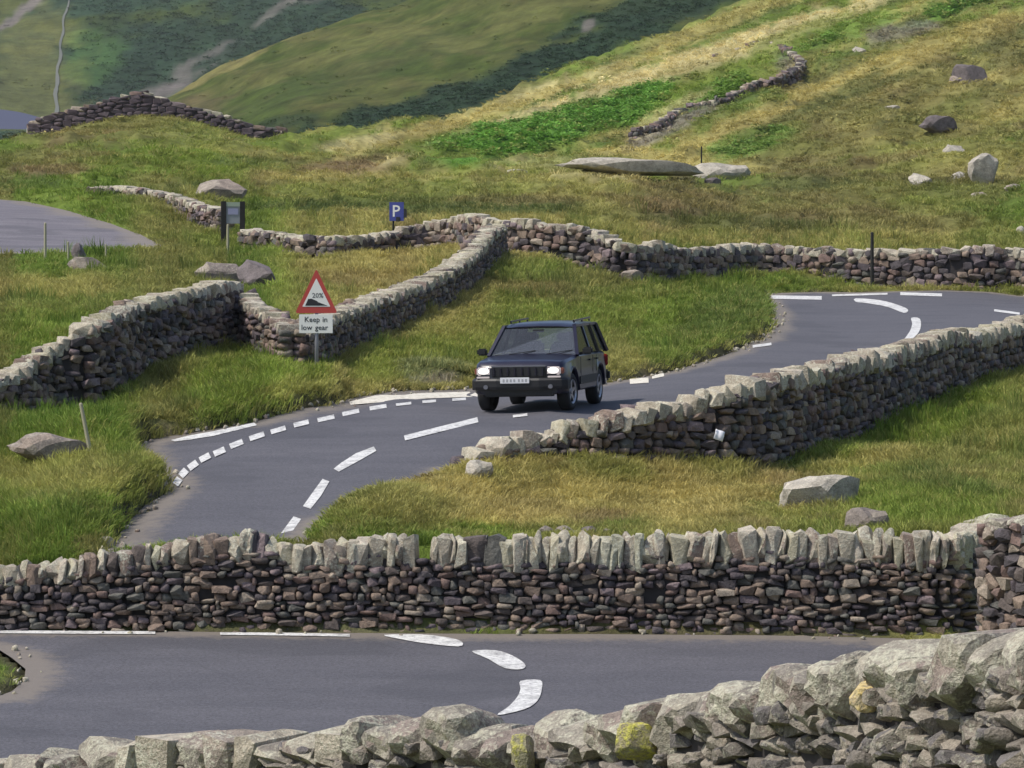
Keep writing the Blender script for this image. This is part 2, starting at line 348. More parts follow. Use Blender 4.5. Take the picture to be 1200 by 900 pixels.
def road_dist(x, y):
    d = np.full(x.shape, 99.0)
    for poly, lo, hi in ((P_ROAD1, 28, 56), (P_ROAD2, 48, 125), (P_LOT, 105, 190)):
        m = (y > lo) & (y < hi) & (np.abs(x) < 40)
        if m.any(): d[m] = np.minimum(d[m], sdist(poly, x[m], y[m]))
    return d
def ground(x, y, d=None):
    x = np.asarray(x, float); y = np.asarray(y, float)
    if d is None: d = road_dist(x, y)
    z = base_z(x, y)+bumps(x, y, d)+np.where(d < 50, bank(x, y, d), 0)
    return z
def gz(x, y): return float(ground(np.array([x]), np.array([y]))[0])

# ------------------------------------------------------------------ vegetation colour (what grows where, with some shade painted in)
GREEN = np.array((.122, .175, .034)); BRIGHT = np.array((.148, .198, .036)); OLIVE = np.array((.178, .182, .058)); STRAW = np.array((.335, .285, .110))
BROWN = np.array((.175, .125, .072)); DARK = np.array((.065, .095, .030)); PALE = np.array((.46, .40, .21)); FERN = np.array((.095, .205, .034)); SCREE = np.array((.20, .175, .165))
DKF = np.array((.028, .056, .030))  # dark bracken green; also carries the painted cloud shade of the back hill
# (u, v, half width, half height, tilt in degrees, colour, strength)
PATCH = [
 (60,560,130,60,0,'BRIGHT',.6),(60,560,90,40,0,'STRAW',.45),(280,455,120,35,-8,'BRIGHT',.85),(250,490,60,14,-8,'GREEN',.6),(150,430,30,20,0,'GREEN',.6),
 (650,590,260,38,0,'STRAW',.85),(450,600,80,30,0,'OLIVE',.7),(820,590,90,28,0,'STRAW',.6),(620,600,60,18,0,'BROWN',.25),(700,612,50,12,0,'BROWN',.6),
 (1100,590,110,32,0,'GREEN',.8),(1000,540,90,25,0,'GREEN',.75),(1100,490,100,28,-12,'BRIGHT',.75),(1120,535,110,16,-6,'OLIVE',.8),(1180,520,50,15,0,'STRAW',.35),
 (760,350,170,60,-5,'GREEN',.55),(600,400,180,40,-12,'BRIGHT',.35),(700,335,90,18,0,'BROWN',.28),(810,385,90,35,-15,'GREEN',.8),(505,438,40,14,0,'SCREE',.75),(870,345,60,20,0,'GREEN',.5),
 (950,333,120,8,0,'GREEN',.7),(1060,330,30,8,0,'STRAW',.6),
 (100,355,160,45,0,'OLIVE',.5),(60,340,100,18,0,'STRAW',.5),(40,390,90,30,0,'BRIGHT',.5),(420,320,90,22,-5,'STRAW',.45),(400,330,60,12,0,'BROWN',.4),(330,335,40,18,0,'BRIGHT',.4),
 (260,285,120,12,5,'BRIGHT',.5),(120,240,140,10,10,'BRIGHT',.4),(40,190,120,16,0,'BROWN',.45),(200,195,150,12,0,'BRIGHT',.5),(200,172,120,9,0,'BRIGHT',.4),(420,190,40,14,0,'BROWN',.55),
 (330,225,140,14,0,'OLIVE',.5),(420,225,200,10,0,'BRIGHT',.35),(500,240,200,8,0,'DARK',.6),(30,215,60,10,0,'DARK',.5),(600,205,130,10,0,'STRAW',.3),
 (1000,235,260,38,0,'DARK',.35),(850,250,150,22,0,'BROWN',.3),(1050,215,200,30,0,'BROWN',.35),(1060,260,200,14,0,'BROWN',.3),(1100,240,60,12,0,'BRIGHT',.35),(950,195,100,14,0,'BROWN',.4),
 (1000,130,300,70,-20,'BROWN',.40),(980,100,300,14,-22,'STRAW',.75),(880,150,150,11,-25,'STRAW',.8),(1100,60,200,13,-20,'STRAW',.5),(1180,130,80,10,-25,'STRAW',.6),
 (760,85,330,9,-19,'PALE',1.0),(640,105,160,8,-18,'PALE',.6),(560,135,170,8,-17,'STRAW',.9),(480,155,110,8,-14,'STRAW',.9),(420,165,60,6,-10,'PALE',.7),(900,45,180,11,-19,'PALE',.9),(1080,5,180,9,-22,'STRAW',.8),
 (850,25,160,10,-23,'STRAW',.7),(640,190,80,9,0,'PALE',.35),(800,187,110,10,8,'STRAW',.9),(720,178,60,7,0,'STRAW',.8),(690,205,60,5,0,'PALE',.5),
 (640,150,130,22,-14,'FERN',1.0),(560,165,70,14,-8,'FERN',.9),(740,120,70,14,-25,'FERN',.95),(820,110,90,22,-22,'BRIGHT',1.0),(790,130,80,9,-30,'STRAW',.5),(850,95,55,15,-18,'BRIGHT',1.0),
 (800,140,75,9,-27,'SCREE',.75),(880,85,50,8,-10,'SCREE',.4),(920,75,20,12,60,'SCREE',.6),(1000,35,100,9,-20,'FERN',.7),(1140,0,80,9,-22,'FERN',.9),(1060,35,50,9,-15,'SCREE',.6),(940,35,60,7,-20,'BRIGHT',.6),
 (880,165,60,16,-15,'FERN',.65),(960,120,100,8,-25,'DARK',.6),(1020,105,90,6,-22,'DARK',.5),(1050,160,60,10,-10,'STRAW',.35),(1150,170,80,12,0,'OLIVE',.5),(1100,225,90,14,0,'BRIGHT',.3),
 (640,150,150,24,-15,'FERN',.8),(700,140,90,20,-22,'FERN',.7),(850,100,75,17,-20,'BRIGHT',.9),(830,112,70,12,-24,'FERN',.6),(780,135,60,9,-30,'PALE',.55),(950,45,150,8,-20,'BRIGHT',.5),
 (1120,480,110,40,-10,'BRIGHT',.6),(1100,600,120,30,0,'BRIGHT',.45),(750,360,140,30,-8,'BRIGHT',.4),(480,425,100,22,-8,'BRIGHT',.55),(280,440,120,30,-5,'BRIGHT',.5),(1050,160,200,60,-20,'OLIVE',.35),
 (1010,545,60,12,-10,'STRAW',.5),(1130,575,90,16,5,'DARK',.5),(1120,470,70,10,-15,'GREEN',.7),(940,570,40,10,0,'BROWN',.4),(640,345,60,10,10,'BROWN',.35),(620,320,40,12,0,'GREEN',.6),(850,370,50,25,-20,'DARK',.45),(240,470,80,14,-5,'BRIGHT',.6),(330,460,60,10,-10,'STRAW',.35),(90,600,60,20,0,'DARK',.35),(30,540,40,20,0,'BRIGHT',.5),
 (330,243,90,6,0,'DARK',.8),(560,247,120,6,0,'DARK',.7),(400,196,50,7,0,'BROWN',.8),(300,190,60,6,0,'DARK',.5),(220,218,60,5,0,'DARK',.6),(60,200,60,8,0,'BROWN',.7),(380,208,140,5,0,'STRAW',.5),(520,222,120,6,0,'OLIVE',.6),(620,235,80,6,0,'BROWN',.4),  # dark bands here paint shaded hummock undersides into the ground colour
 (850,262,160,10,4,'DARK',.5),(760,240,70,8,10,'BROWN',.45),(930,215,80,8,0,'DARK',.5),(1050,185,70,8,-8,'BROWN',.5),(820,285,80,5,0,'STRAW',.35),(1000,275,150,5,0,'STRAW',.3),
 (160,145,120,14,5,'OLIVE',.7),(90,160,90,8,0,'BROWN',.3),
]
# crisp-edged vegetation and shade-band patches use the same list; noise breaks their edges
PAL = dict(GREEN=GREEN, BRIGHT=BRIGHT, OLIVE=OLIVE, STRAW=STRAW, BROWN=BROWN, DARK=DARK, PALE=PALE, FERN=FERN, SCREE=SCREE, DKF=DKF)
def patches(c, u, v, plist, nx, ny):
    wob = (fbm(nx, ny, 4, .65)-.5)*1.25
    for (pu, pv, a, b, t, name, s) in plist:
        ct, st = math.cos(R(t)), math.sin(R(t)); du, dv = u-pu, v-pv
        r = np.sqrt(((du*ct+dv*st)/a)**2+((-du*st+dv*ct)/b)**2)+wob*1.1
        k = (1-sstep(.65, 1.1, r))*s
        c = c*(1-k[..., None])+PAL[name]*k[..., None]
    return c
def veg(x, y, z):
    D = np.maximum(y, 2); u = 600+F*x/D; v = 450-z/D*F
    s = np.interp(D, [0, 60, 150, 400], [1.0, 1.2, 3.0, 6])
    n1 = fbm(x/s/1.5, y/s/2.5, 4, .6); n2 = fbm(x/s/.5+50, y/s/.9+20, 3, .6); n3 = fbm(x/s/4+9, y/s/7+2, 3)
    c = GREEN*np.ones(x.shape+(3,))
    k = sstep(.46, .66, n1)[..., None]; c = c*(1-k)+OLIVE*k
    k = sstep(.50, .62, fbm(x/s/2.2+31, y/s/3.5+8, 3))[..., None]*.6; c = c*(1-k)+BRIGHT*k
    k = sstep(.54, .72, n3)[..., None]*.6; c = c*(1-k)+STRAW*k
    k = sstep(.60, .74, n2)[..., None]*.45; c = c*(1-k)+BROWN*k
    al = u*.94-v*.34; ac = u*.34+v*.94; kk = sstep(235, 290, D); m1 = fbm(al/170+3, ac/10+5, 3); m2 = fbm(al/110+33, ac/7+15, 3)
    k = (sstep(.52, .66, m1)*.55*kk)[..., None]; c = c*(1-k)+STRAW*1.1*k; k = (sstep(.54, .68, m2)*.55*kk)[..., None]; c = c*(1-k)+DARK*k
    c = patches(c, u, v, PATCH, x/s/1.1+5, y/s/2.0)
    n4 = fbm(x/s/.35+11, y/s/.8+3, 3, .6)
    c = c*(.66+.68*n4)[..., None]
    return c

# ------------------------------------------------------------------ terrain sheet
us = np.concatenate([np.linspace(-1400, -80, 45)[:-1], np.arange(-80, 1281, 4.0), np.linspace(1280, 2600, 45)[1:]])
Ds = np.exp(np.concatenate([np.arange(math.log(3), math.log(36), .05), np.arange(math.log(36), math.log(51), .008)[:-1], np.arange(math.log(51), math.log(135), .0038),
      np.arange(math.log(135), math.log(330), .0055), np.arange(math.log(330), math.log(720), .010), np.arange(math.log(720), math.log(9000), .06)]))
Ug, Dg = np.meshgrid(us, Ds); Xg = (Ug-600)/F*Dg
near_w = np.interp(Dg, [3, 40, 80], [14, 1.6, 1.0]); Xg = Xg*near_w          # spread wider close to the camera
RD = road_dist(Xg, Dg)
Zg = ground(Xg, Dg, RD)
Zg = np.where(Dg > 2600, np.minimum(Zg, 60), Zg)
AIR_LO = float(Zg.min())-1
print('ground z', Zg.min(), Zg.max(), Xg.min(), Xg.max())
def grid_mesh(name, X, Y, Z):
    nr, nc = X.shape; i = np.arange(nr*nc).reshape(nr, nc)
    q = np.stack([i[:-1, :-1], i[:-1, 1:], i[1:, 1:], i[1:, :-1]], -1).reshape(-1, 4)
    me = np_mesh(name, np.stack([X, Y, Z], -1).reshape(-1, 3), q)
    me.polygons.foreach_set('use_smooth', [True]*len(me.polygons)); return me
me = grid_mesh('ground', Xg, Dg, Zg)
VC = veg(Xg, Dg, Zg)
dirt = (1-sstep(.1, .34, RD))[..., None]*(Dg < 125)[..., None]
VC = VC*(1-dirt*.85)+np.array((.10, .085, .06))*dirt*.85
ca = me.color_attributes.new('veg', 'FLOAT_COLOR', 'POINT')
ca.data.foreach_set('color', np.concatenate([VC.reshape(-1, 3), np.ones((VC.shape[0]*VC.shape[1], 1))], 1).astype(np.float32).ravel())
g = link('ground', me, M['ground']); tag(g, 'rough grassy fell ground rolling up the pass', kind='structure')

# ------------------------------------------------------------------ distant hills
def loft(name, rows, nu, nv, amp, mtl, label, colf, sc):
    """rows: list of curves, each [(u, v, D)...] from the foot of the hill to beyond its ridge"""
    u = np.linspace(-900, 2100, nu); K = []
    for r in rows:
        r = np.array(r, float); K.append(np.stack([u, np.interp(u, r[:, 0], r[:, 1]), np.interp(u, r[:, 0], r[:, 2])], -1))
    K = np.array(K); n = len(K)-1; t = np.linspace(0, n, nv); i = np.minimum(t.astype(int), n-1); f = (t-i)[:, None, None]
    a = K[np.maximum(i-1, 0)]; b = K[i]; c = K[i+1]; d = K[np.minimum(i+2, n)]
    G = .5*((2*b)+(-a+c)*f+(2*a-5*b+4*c-d)*f*f+(-a+3*b-3*c+d)*f**3)
    U, V, D = G[..., 0], G[..., 1], G[..., 2]
    X = (U-600)/F*D; Z = (450-V)/F*D; Zs = Z.copy()
    Z = Z+(fbm(X/sc, D/sc/2.5, 5, .55)-.5)*amp+(fbm(X/sc*6+D/sc*2, D/sc, 3, .6)-.5)*amp*.22
    me = grid_mesh(name, X, D, Z); C = colf(X, Zs*1.6, U, V)
    ca = me.color_attributes.new('veg', 'FLOAT_COLOR', 'POINT')
    ca.data.foreach_set('color', np.concatenate([C.reshape(-1, 3), np.ones((C.shape[0]*C.shape[1], 1))], 1).astype(np.float32).ravel())
    o = link(name, me, mtl); tag(o, label, kind='structure'); return X, D, Z, C
ridge = [(-900,230),(-200,215),(0,190),(100,160),(200,112),(260,84),(330,54),(400,27),(480,-4),(600,-55),(800,-120),(1200,-250),(2100,-420)]
MIDP = [(420,95,190,26,-19,'DARK',.3),(560,112,220,17,-19,'DKF',.95),(700,62,220,18,-20,'DKF',.9),(420,150,130,13,-15,'DKF',.9),(800,5,200,22,-20,'DKF',.9),(250,90,90,7,-24,'STRAW',.55),(230,130,60,12,-18,'BROWN',.5),
        (420,60,130,18,-20,'OLIVE',.6),(640,20,140,18,-20,'OLIVE',.6),(600,125,50,5,-15,'SCREE',.3),(330,155,70,8,-8,'DKF',.6),(690,45,12,8,-50,'SCREE',.7)]
def mid_col(X, D, U, V):
    n = fbm(X/16, D/10, 5, .6); c = (OLIVE*.45+GREEN*.25)*np.ones(X.shape+(3,)); k = sstep(.4, .62, n)[..., None]; c = c*(1-k)+GREEN*.62*k
    k = sstep(.55, .7, fbm(X/7, D/4, 3))[..., None]*.3; c = c*(1-k)+STRAW*.55*k
    c = patches(c, U, V, MIDP, X/9, D/6); return c*(.62+.76*fbm(X/2.6, D/2+5, 4, .65))[..., None]
mid = loft('hill', [[(-900,270,520),(2100,270,520)], [(-900,250,600),(0,215,600),(400,190,600),(900,150,600),(2100,60,600)],
      [(u, (v+(205 if u < 300 else 190-(u-300)*.05))/2, 760) for u, v in ridge], [(u, v, 900) for u, v in ridge], [(u, v+60, 1020) for u, v in ridge], [(u, 330, 1200) for u in (-900, 2100)]],
      620, 190, 9, M['far'], 'olive fellside spur with a dark bracken foot', mid_col, 60)
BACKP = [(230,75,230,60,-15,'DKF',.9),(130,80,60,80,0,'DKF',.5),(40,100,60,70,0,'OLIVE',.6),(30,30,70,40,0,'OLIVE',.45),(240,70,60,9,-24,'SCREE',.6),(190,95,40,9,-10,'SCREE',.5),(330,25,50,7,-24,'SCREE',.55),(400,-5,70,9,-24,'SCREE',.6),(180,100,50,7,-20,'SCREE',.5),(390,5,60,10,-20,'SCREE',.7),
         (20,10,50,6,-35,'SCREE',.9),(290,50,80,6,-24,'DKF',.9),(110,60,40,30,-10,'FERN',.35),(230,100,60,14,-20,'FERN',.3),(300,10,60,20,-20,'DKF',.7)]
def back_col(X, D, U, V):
    n = fbm(X/38, D/26, 5, .6); c = DKF*1.3*np.ones(X.shape+(3,)); k = sstep(.42, .62, n)[..., None]; c = c*(1-k)+GREEN*.5*k  # cloud shadow is painted in through the dark bracken base colour
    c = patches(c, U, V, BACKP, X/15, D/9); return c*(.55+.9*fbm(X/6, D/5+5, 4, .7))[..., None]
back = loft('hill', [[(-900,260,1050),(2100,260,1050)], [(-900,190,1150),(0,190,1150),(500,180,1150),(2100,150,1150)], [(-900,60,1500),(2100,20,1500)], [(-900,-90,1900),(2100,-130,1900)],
      [(-900,-200,2300),(2100,-260,2300)], [(-900,-150,2700),(2100,-200,2700)], [(-900,300,3200),(2100,300,3200)]], 520, 200, 22, M['far'], 'bracken fellside closing the valley behind, cloud shade painted into its dark colour', back_col, 130)

# ------------------------------------------------------------------ roads
def sheet(name, poly, step, lift, mtl, label=None, parent=None, kind='structure'):
    P = [Vector(p) for p in poly]; n = len(P); xs = [p.x for p in P]; ys = [p.y for p in P]
    inner = []
    if step:
        gx = np.arange(min(xs), max(xs), step); gy = np.arange(min(ys), max(ys), step); GX, GY = np.meshgrid(gx, gy); GX = GX.ravel(); GY = GY.ravel()
        k = sdist(poly, GX, GY) < -.12; inner = [Vector((a, b)) for a, b in zip(GX[k], GY[k])]
    vs, es, fs, *_ = delaunay_2d_cdt(P+inner, [(i, (i+1) % n) for i in range(n)], [list(range(n))], 1, 1e-5)
    A = np.array([(q.x, q.y) for q in vs]); z = base_z(A[:, 0], A[:, 1])+lift
    me = bpy.data.meshes.new(name); me.from_pydata([(a[0], a[1], zz) for a, zz in zip(A, z)], [], [tuple(f) for f in fs]); me.update()
    for p in me.polygons:
        if p.normal.z < 0: p.flip()
    if parent is None:
        dd = -sdist(poly, A[:, 0], A[:, 1]); ca = me.color_attributes.new('edge', 'FLOAT_COLOR', 'POINT'); e_ = 1-sstep(0, .9, dd)
        ca.data.foreach_set('color', np.stack([e_, e_, e_, np.ones_like(e_)], 1).astype(np.float32).ravel())
    o = link(name, me, mtl, parent, smooth=True)
    if parent is None: tag(o, label, kind=kind)
    return o
road1 = sheet('road', P_ROAD1, .6, 0, M['asphalt'], 'near hairpin of grey tarmac between two dry stone walls')
road2 = sheet('road', P_ROAD2, .6, 0, M['asphalt'], 'grey tarmac pass road winding up past the parked verge')
lot = sheet('car_park', P_LOT, 2.0, 0, M['asphalt_old'], 'worn purplish tarmac car park at far left')
def mark(poly, parent, name='painted_dash', m='paint', dmin=36.5, smooth=True):
    pts = [wpt(u, v, dmin) for u, v in (smooth_poly(poly, 3) if smooth else poly)]
    return sheet(name, pts, .45, .012, M[m], parent=parent)
mark([(450,745),(495,744.5),(530,749),(542,754),(537,758.5),(500,755),(470,750)], road1)
mark([(553,764),(580,763),(600,769),(615,779),(612,785),(592,784),(572,773)], road1)
mark([(610,799),(633,798),(635,808),(630,822),(615,832),(583,839),(596,829),(606,818),(610,808)], road1)
mark([(-80,739.6),(0,739.6),(90,740.3),(182,740.6),(182,744),(90,743.6),(0,743),(-80,743)], road1, 'edge_line', smooth=False)
mark([(258,742),(330,742.4),(410,744),(410,747),(330,745.6),(258,745)], road1, 'edge_line', smooth=False)
def strip(a, b, t, parent, name='painted_dash', **k):
    (u0, v0), (u1, v1) = a, b; du, dv = u1-u0, v1-v0; l = math.hypot(du, dv); nx, ny = -dv/l*t/2, du/l*t/2
    P = [(u0+nx, v0+ny), (u0-nx, v0-ny), ((u0+u1)/2-nx, (v0+v1)/2-ny), (u1-nx, v1-ny), (u1+nx, v1+ny), ((u0+u1)/2+nx, (v0+v1)/2+ny)]
    return mark(P, parent, name, dmin=51.2, smooth=False, **k)
strip((474,514), (560,492.5), 6, road2)
mark([(391,550),(397,553.5),(420,541),(441,529),(438,524),(417,532),(400,543)], road2, dmin=51.2, smooth=False)
mark([(355,594),(364,597),(376,582),(386,565),(378,562),(367,577)], road2, dmin=51.2, smooth=False)
mark([(329,626),(339,628.5),(353,609),(344,606)], road2, dmin=51.2, smooth=False)
gd = [(208,565),(215,555),(226,546),(240,537),(257,530),(277,521),(301,512),(326,504.5),(353,497),(382,491),(411,484),(443,477.8),(473,474),(503,471),(538,468.5)]
for i, (u, v) in enumerate(gd):
    a = gd[max(i-1, 0)]; b = gd[min(i+1, len(gd)-1)]; l = math.hypot(b[0]-a[0], b[1]-a[1]); h = [4.5, 5, 6, 6.5, 7, 8, 9, 9, 9, 10, 10, 10, 9, 8, 8][i]
    du, dv = (b[0]-a[0])/l*h, (b[1]-a[1])/l*h
    strip((u-du, v-dv), (u+du, v+dv), [8, 8, 7.5, 7, 7, 6.5, 6, 5.5, 5.5, 5, 5, 4.5, 3, 3, 3][i], road2, 'lay_by_dash')
mark([(200,516.5),(222,511),(250,506),(298,496),(301,499),(250,511.5),(222,516),(205,518)], road2, 'edge_line', dmin=51.2, smooth=False)
mark([(409,471.5),(440,464),(500,461),(556,459.5),(640,457.5),(640,461),(556,465.5),(500,467.5),(440,472.5),(411,475)], road2, 'gravel_strip', 'gravel', dmin=51.2, smooth=False)
strip((904,348.5), (963,349.5), 4.2, road2, 'edge_line'); strip((1055,344.5), (1104,346), 3.4, road2, 'edge_line'); strip((975,346.5), (1040,344.6), 2, road2, 'edge_line')
mark([(1003,350),(1030,352),(1050,357),(1064,363),(1059,367),(1040,360),(1015,355.5),(1003,354)], road2, dmin=51.2)
mark([(1068,373),(1078,374),(1078.5,386),(1071,396),(1059,400),(1066,389),(1069,380)], road2, dmin=51.2)
strip((1165,364), (1195,368), 2.5, road2, 'edge_line'); strip((882,406.5),(904,403.5), 3, road2, 'edge_line')
strip((738,447.5), (760,446), 6, road2, 'edge_line', m='gravel'); strip((764,442.5), (778,439.5), 4, road2, 'edge_line', m='gravel')
strip((601,488.5), (618,486.5), 3, road2)
# distant strip of the same road seen beyond the knoll
def ribbon(name, pts, width, mtl, label, lift=.25, zf=None):
    P = catmull(pts, 8); vs = []; fs = []
    for i, p in enumerate(P):
        t = P[min(i+1, len(P)-1)]-P[max(i-1, 0)]; n = np.array((-t[1], t[0])); n /= np.linalg.norm(n[:2])+1e-9
        for s in (-1, 0, 1):
            q = p[:2]+n*s*width/2; vs.append((q[0], q[1], p[2]+lift))
        if i: b = 3*i; fs += [(b-3, b-2, b+1, b), (b-2, b-1, b+2, b+1)]
    me = bpy.data.meshes.new(name); me.from_pydata(vs, [], fs); o = link(name, me, mtl, smooth=True); tag(o, label, kind='structure'); return o
def stream():
    X, Y, Z, C = back; U = 600+F*X/Y; V = 450-F*Z/Y; vs = []; fs = []; wn = np.random.default_rng(4)
    for i in range(X.shape[0]):
        o = np.argsort(U[i]); vv = np.interp(66, U[i][o], V[i][o])
        if not -60 < vv < 175 or Y[i, 0] > 2000: continue
        uc = np.interp(vv, [-60, 0, 30, 60, 100, 130, 175], [92, 81, 74, 71, 66, 66, 64])+math.sin(vv*.21)*1.3; hw = np.interp(vv, [0, 60, 130], [1.0, 1.5, 2.2])*wn.uniform(.6, 1.3)
        for q in (uc-hw, uc, uc+hw): vs.append((np.interp(q, U[i][o], X[i][o]), np.interp(q, U[i][o], Y[i][o])-.5, np.interp(q, U[i][o], Z[i][o])+.25))
    n = len(vs)//3
    for k in range(1, n): b = 3*k; fs += [(b-3, b-2, b+1, b), (b-2, b-1, b+2, b+1)]
    me = bpy.data.meshes.new('stream'); me.from_pydata(vs, [], fs); m = mat('pale gill water and gravel', (.115, .12, .10), .8)
    o = link('stream', me, m, smooth=True); tag(o, 'thin pale stream running down the dark fellside', kind='structure')
stream()
ribbon('distant_road', [(*at(u, D), zat(v, D)) for u, v, D in [(-60,138,330),(-25,143,322),(0,150,316),(20,158,310),(34,166,304)]], 7, mat('distant bluish tarmac', (.06, .066, .11), .8), 'short stretch of bluish road beyond the grassy knoll', 1.0)

# ------------------------------------------------------------------ stone shapes
def chunk(seed, nx, n=20, sq=.35, flat=0):
    rr = random.Random(seed); bm = bmesh.new()
    for i in range(n):
        v = Vector((rr.gauss(0, 1), rr.gauss(0, 1), rr.gauss(0, 1))).normalized()
        p = 2.6/(1-sq) if sq < 1 else 9
        k = (abs(v.x)**p+abs(v.y)**p+abs(v.z)**p)**(-1/p)
        v = v*k*rr.uniform(.42, .52); bm.verts.new(v)
    for sx in (-1, 1):                     # a few real corners so that the block stays blocky
        for sy in (-1, 1):
            for sz in (-1, 1):
                if rr.random() < .55: bm.verts.new((sx*rr.uniform(.34, .48), sy*rr.uniform(.34, .48), sz*rr.uniform(.34, .48)))
    r = bmesh.ops.convex_hull(bm, input=bm.verts)
    bmesh.ops.delete(bm, geom=list({e for e in r['geom_interior']+r['geom_unused'] if isinstance(e, bmesh.types.BMVert)}), context='VERTS')
    bmesh.ops.recalc_face_normals(bm, faces=bm.faces)
    me = bpy.data.meshes.new(nx); bm.to_mesh(me); bm.free(); return me
def rounded(seed, nx, amp=.18, sub=2, pw=3.0, freq=1.6, cuts=9, q0=.86, sharp=.30):
    rr = np.random.default_rng(seed); bm = bmesh.new(); bmesh.ops.create_icosphere(bm, subdivisions=sub, radius=1)
    V = np.array([v.co[:] for v in bm.verts]); p = pw; k = (np.abs(V)**p).sum(1)**(-1/p)
    W = V*k[:, None]*.5; o = rr.random(3)*40
    nn = fbm(V[:, 0]*freq+o[0]+V[:, 2]*.7, V[:, 1]*freq+o[1]-V[:, 2]*.9, 3)-.5; n2 = vnoise(V[:, 2]*freq*2+o[2], V[:, 0]*freq*2+o[0])-.5
    W = W*(1+amp*2*nn+amp*n2)[:, None]
    # plane cuts give broken facets
    for _ in range(cuts):
        d = rr.normal(size=3); d /= np.linalg.norm(d); h = W@d; m = np.quantile(h, q0); W = W-np.outer(np.clip(h-m, 0, None), d)*.96
    for v, q in zip(bm.verts, W): v.co = q
    for f in bm.faces: f.smooth = True
    bm.normal_update()
    for e in bm.edges: e.smooth = e.calc_face_angle(0) < sharp
    me = bpy.data.meshes.new(nx); bm.to_mesh(me); bm.free()
    return me
T_BODY = [chunk(100+i, 'stone') for i in range(12)]
T_COPE = [chunk(200+i, 'coping_stone', 34, .62) for i in range(14)]
T_BIG = [rounded(300+i, 'coping_stone', .16, 3, 5.0, 2.1, 11, .88, .22) for i in range(8)]
def with_mat(tpls, key):
    out = []
    for t in tpls:
        c = t.copy(); c.materials.clear(); c.materials.append(M[key]); out.append(c)
    return out
TPL = {'stone': with_mat(T_BODY, 'stone'), 'cope': with_mat(T_COPE, 'cope'), 'big': with_mat(T_BIG, 'cope_big'), 'yellow': with_mat(T_BIG, 'yellow'), 'ochre': with_mat(T_BIG, 'ochre'),
       'green': with_mat(T_COPE, 'green_cope'), 'darkcope': with_mat(T_COPE, 'stone'), 'face': with_mat(T_BIG+T_BODY[:4], 'face_big'), 'bigb': with_mat(T_BIG, 'cope'), 'farstone': with_mat(T_BODY[:6], 'farstone_m')}
_geo = {}
def geo(me):
    if me.name not in _geo:
        V = np.array([v.co[:] for v in me.vertices]); T = []
        for p in me.polygons:
            q = list(p.vertices); T += [(q[0], q[i], q[i+1]) for i in range(1, len(q)-1)]
        _geo[me.name] = (V, np.array(T))
    return _geo[me.name]
def joined(name, items, parent, kind='stuff'):
    """items: (mesh, matrix in the parent's space); one mesh"""
    Vs = []; Ts = []; n = 0
    for me, mx in items:
        V, T = geo(me); A = np.array(mx); Vs.append(V@A[:3, :3].T+A[:3, 3]); Ts.append(T+n); n += len(V)
    me = np_mesh(name, np.concatenate(Vs), np.concatenate(Ts)); o = link(name, me, items[0][0].materials[0], parent)
    if kind: o['kind'] = kind
    return o
def place(name, me, mx, parent):
    o = bpy.data.objects.new(name, me); COL.objects.link(o); o.parent = parent; o.matrix_basis = mx; return o
def inframe(p):
    if p[1] < 3: return False
    u = 600+F*p[0]/p[1]; v = 450-F*p[2]/p[1]; return -15 < u < 1215 and -15 < v < 915
N_ALL = [0]
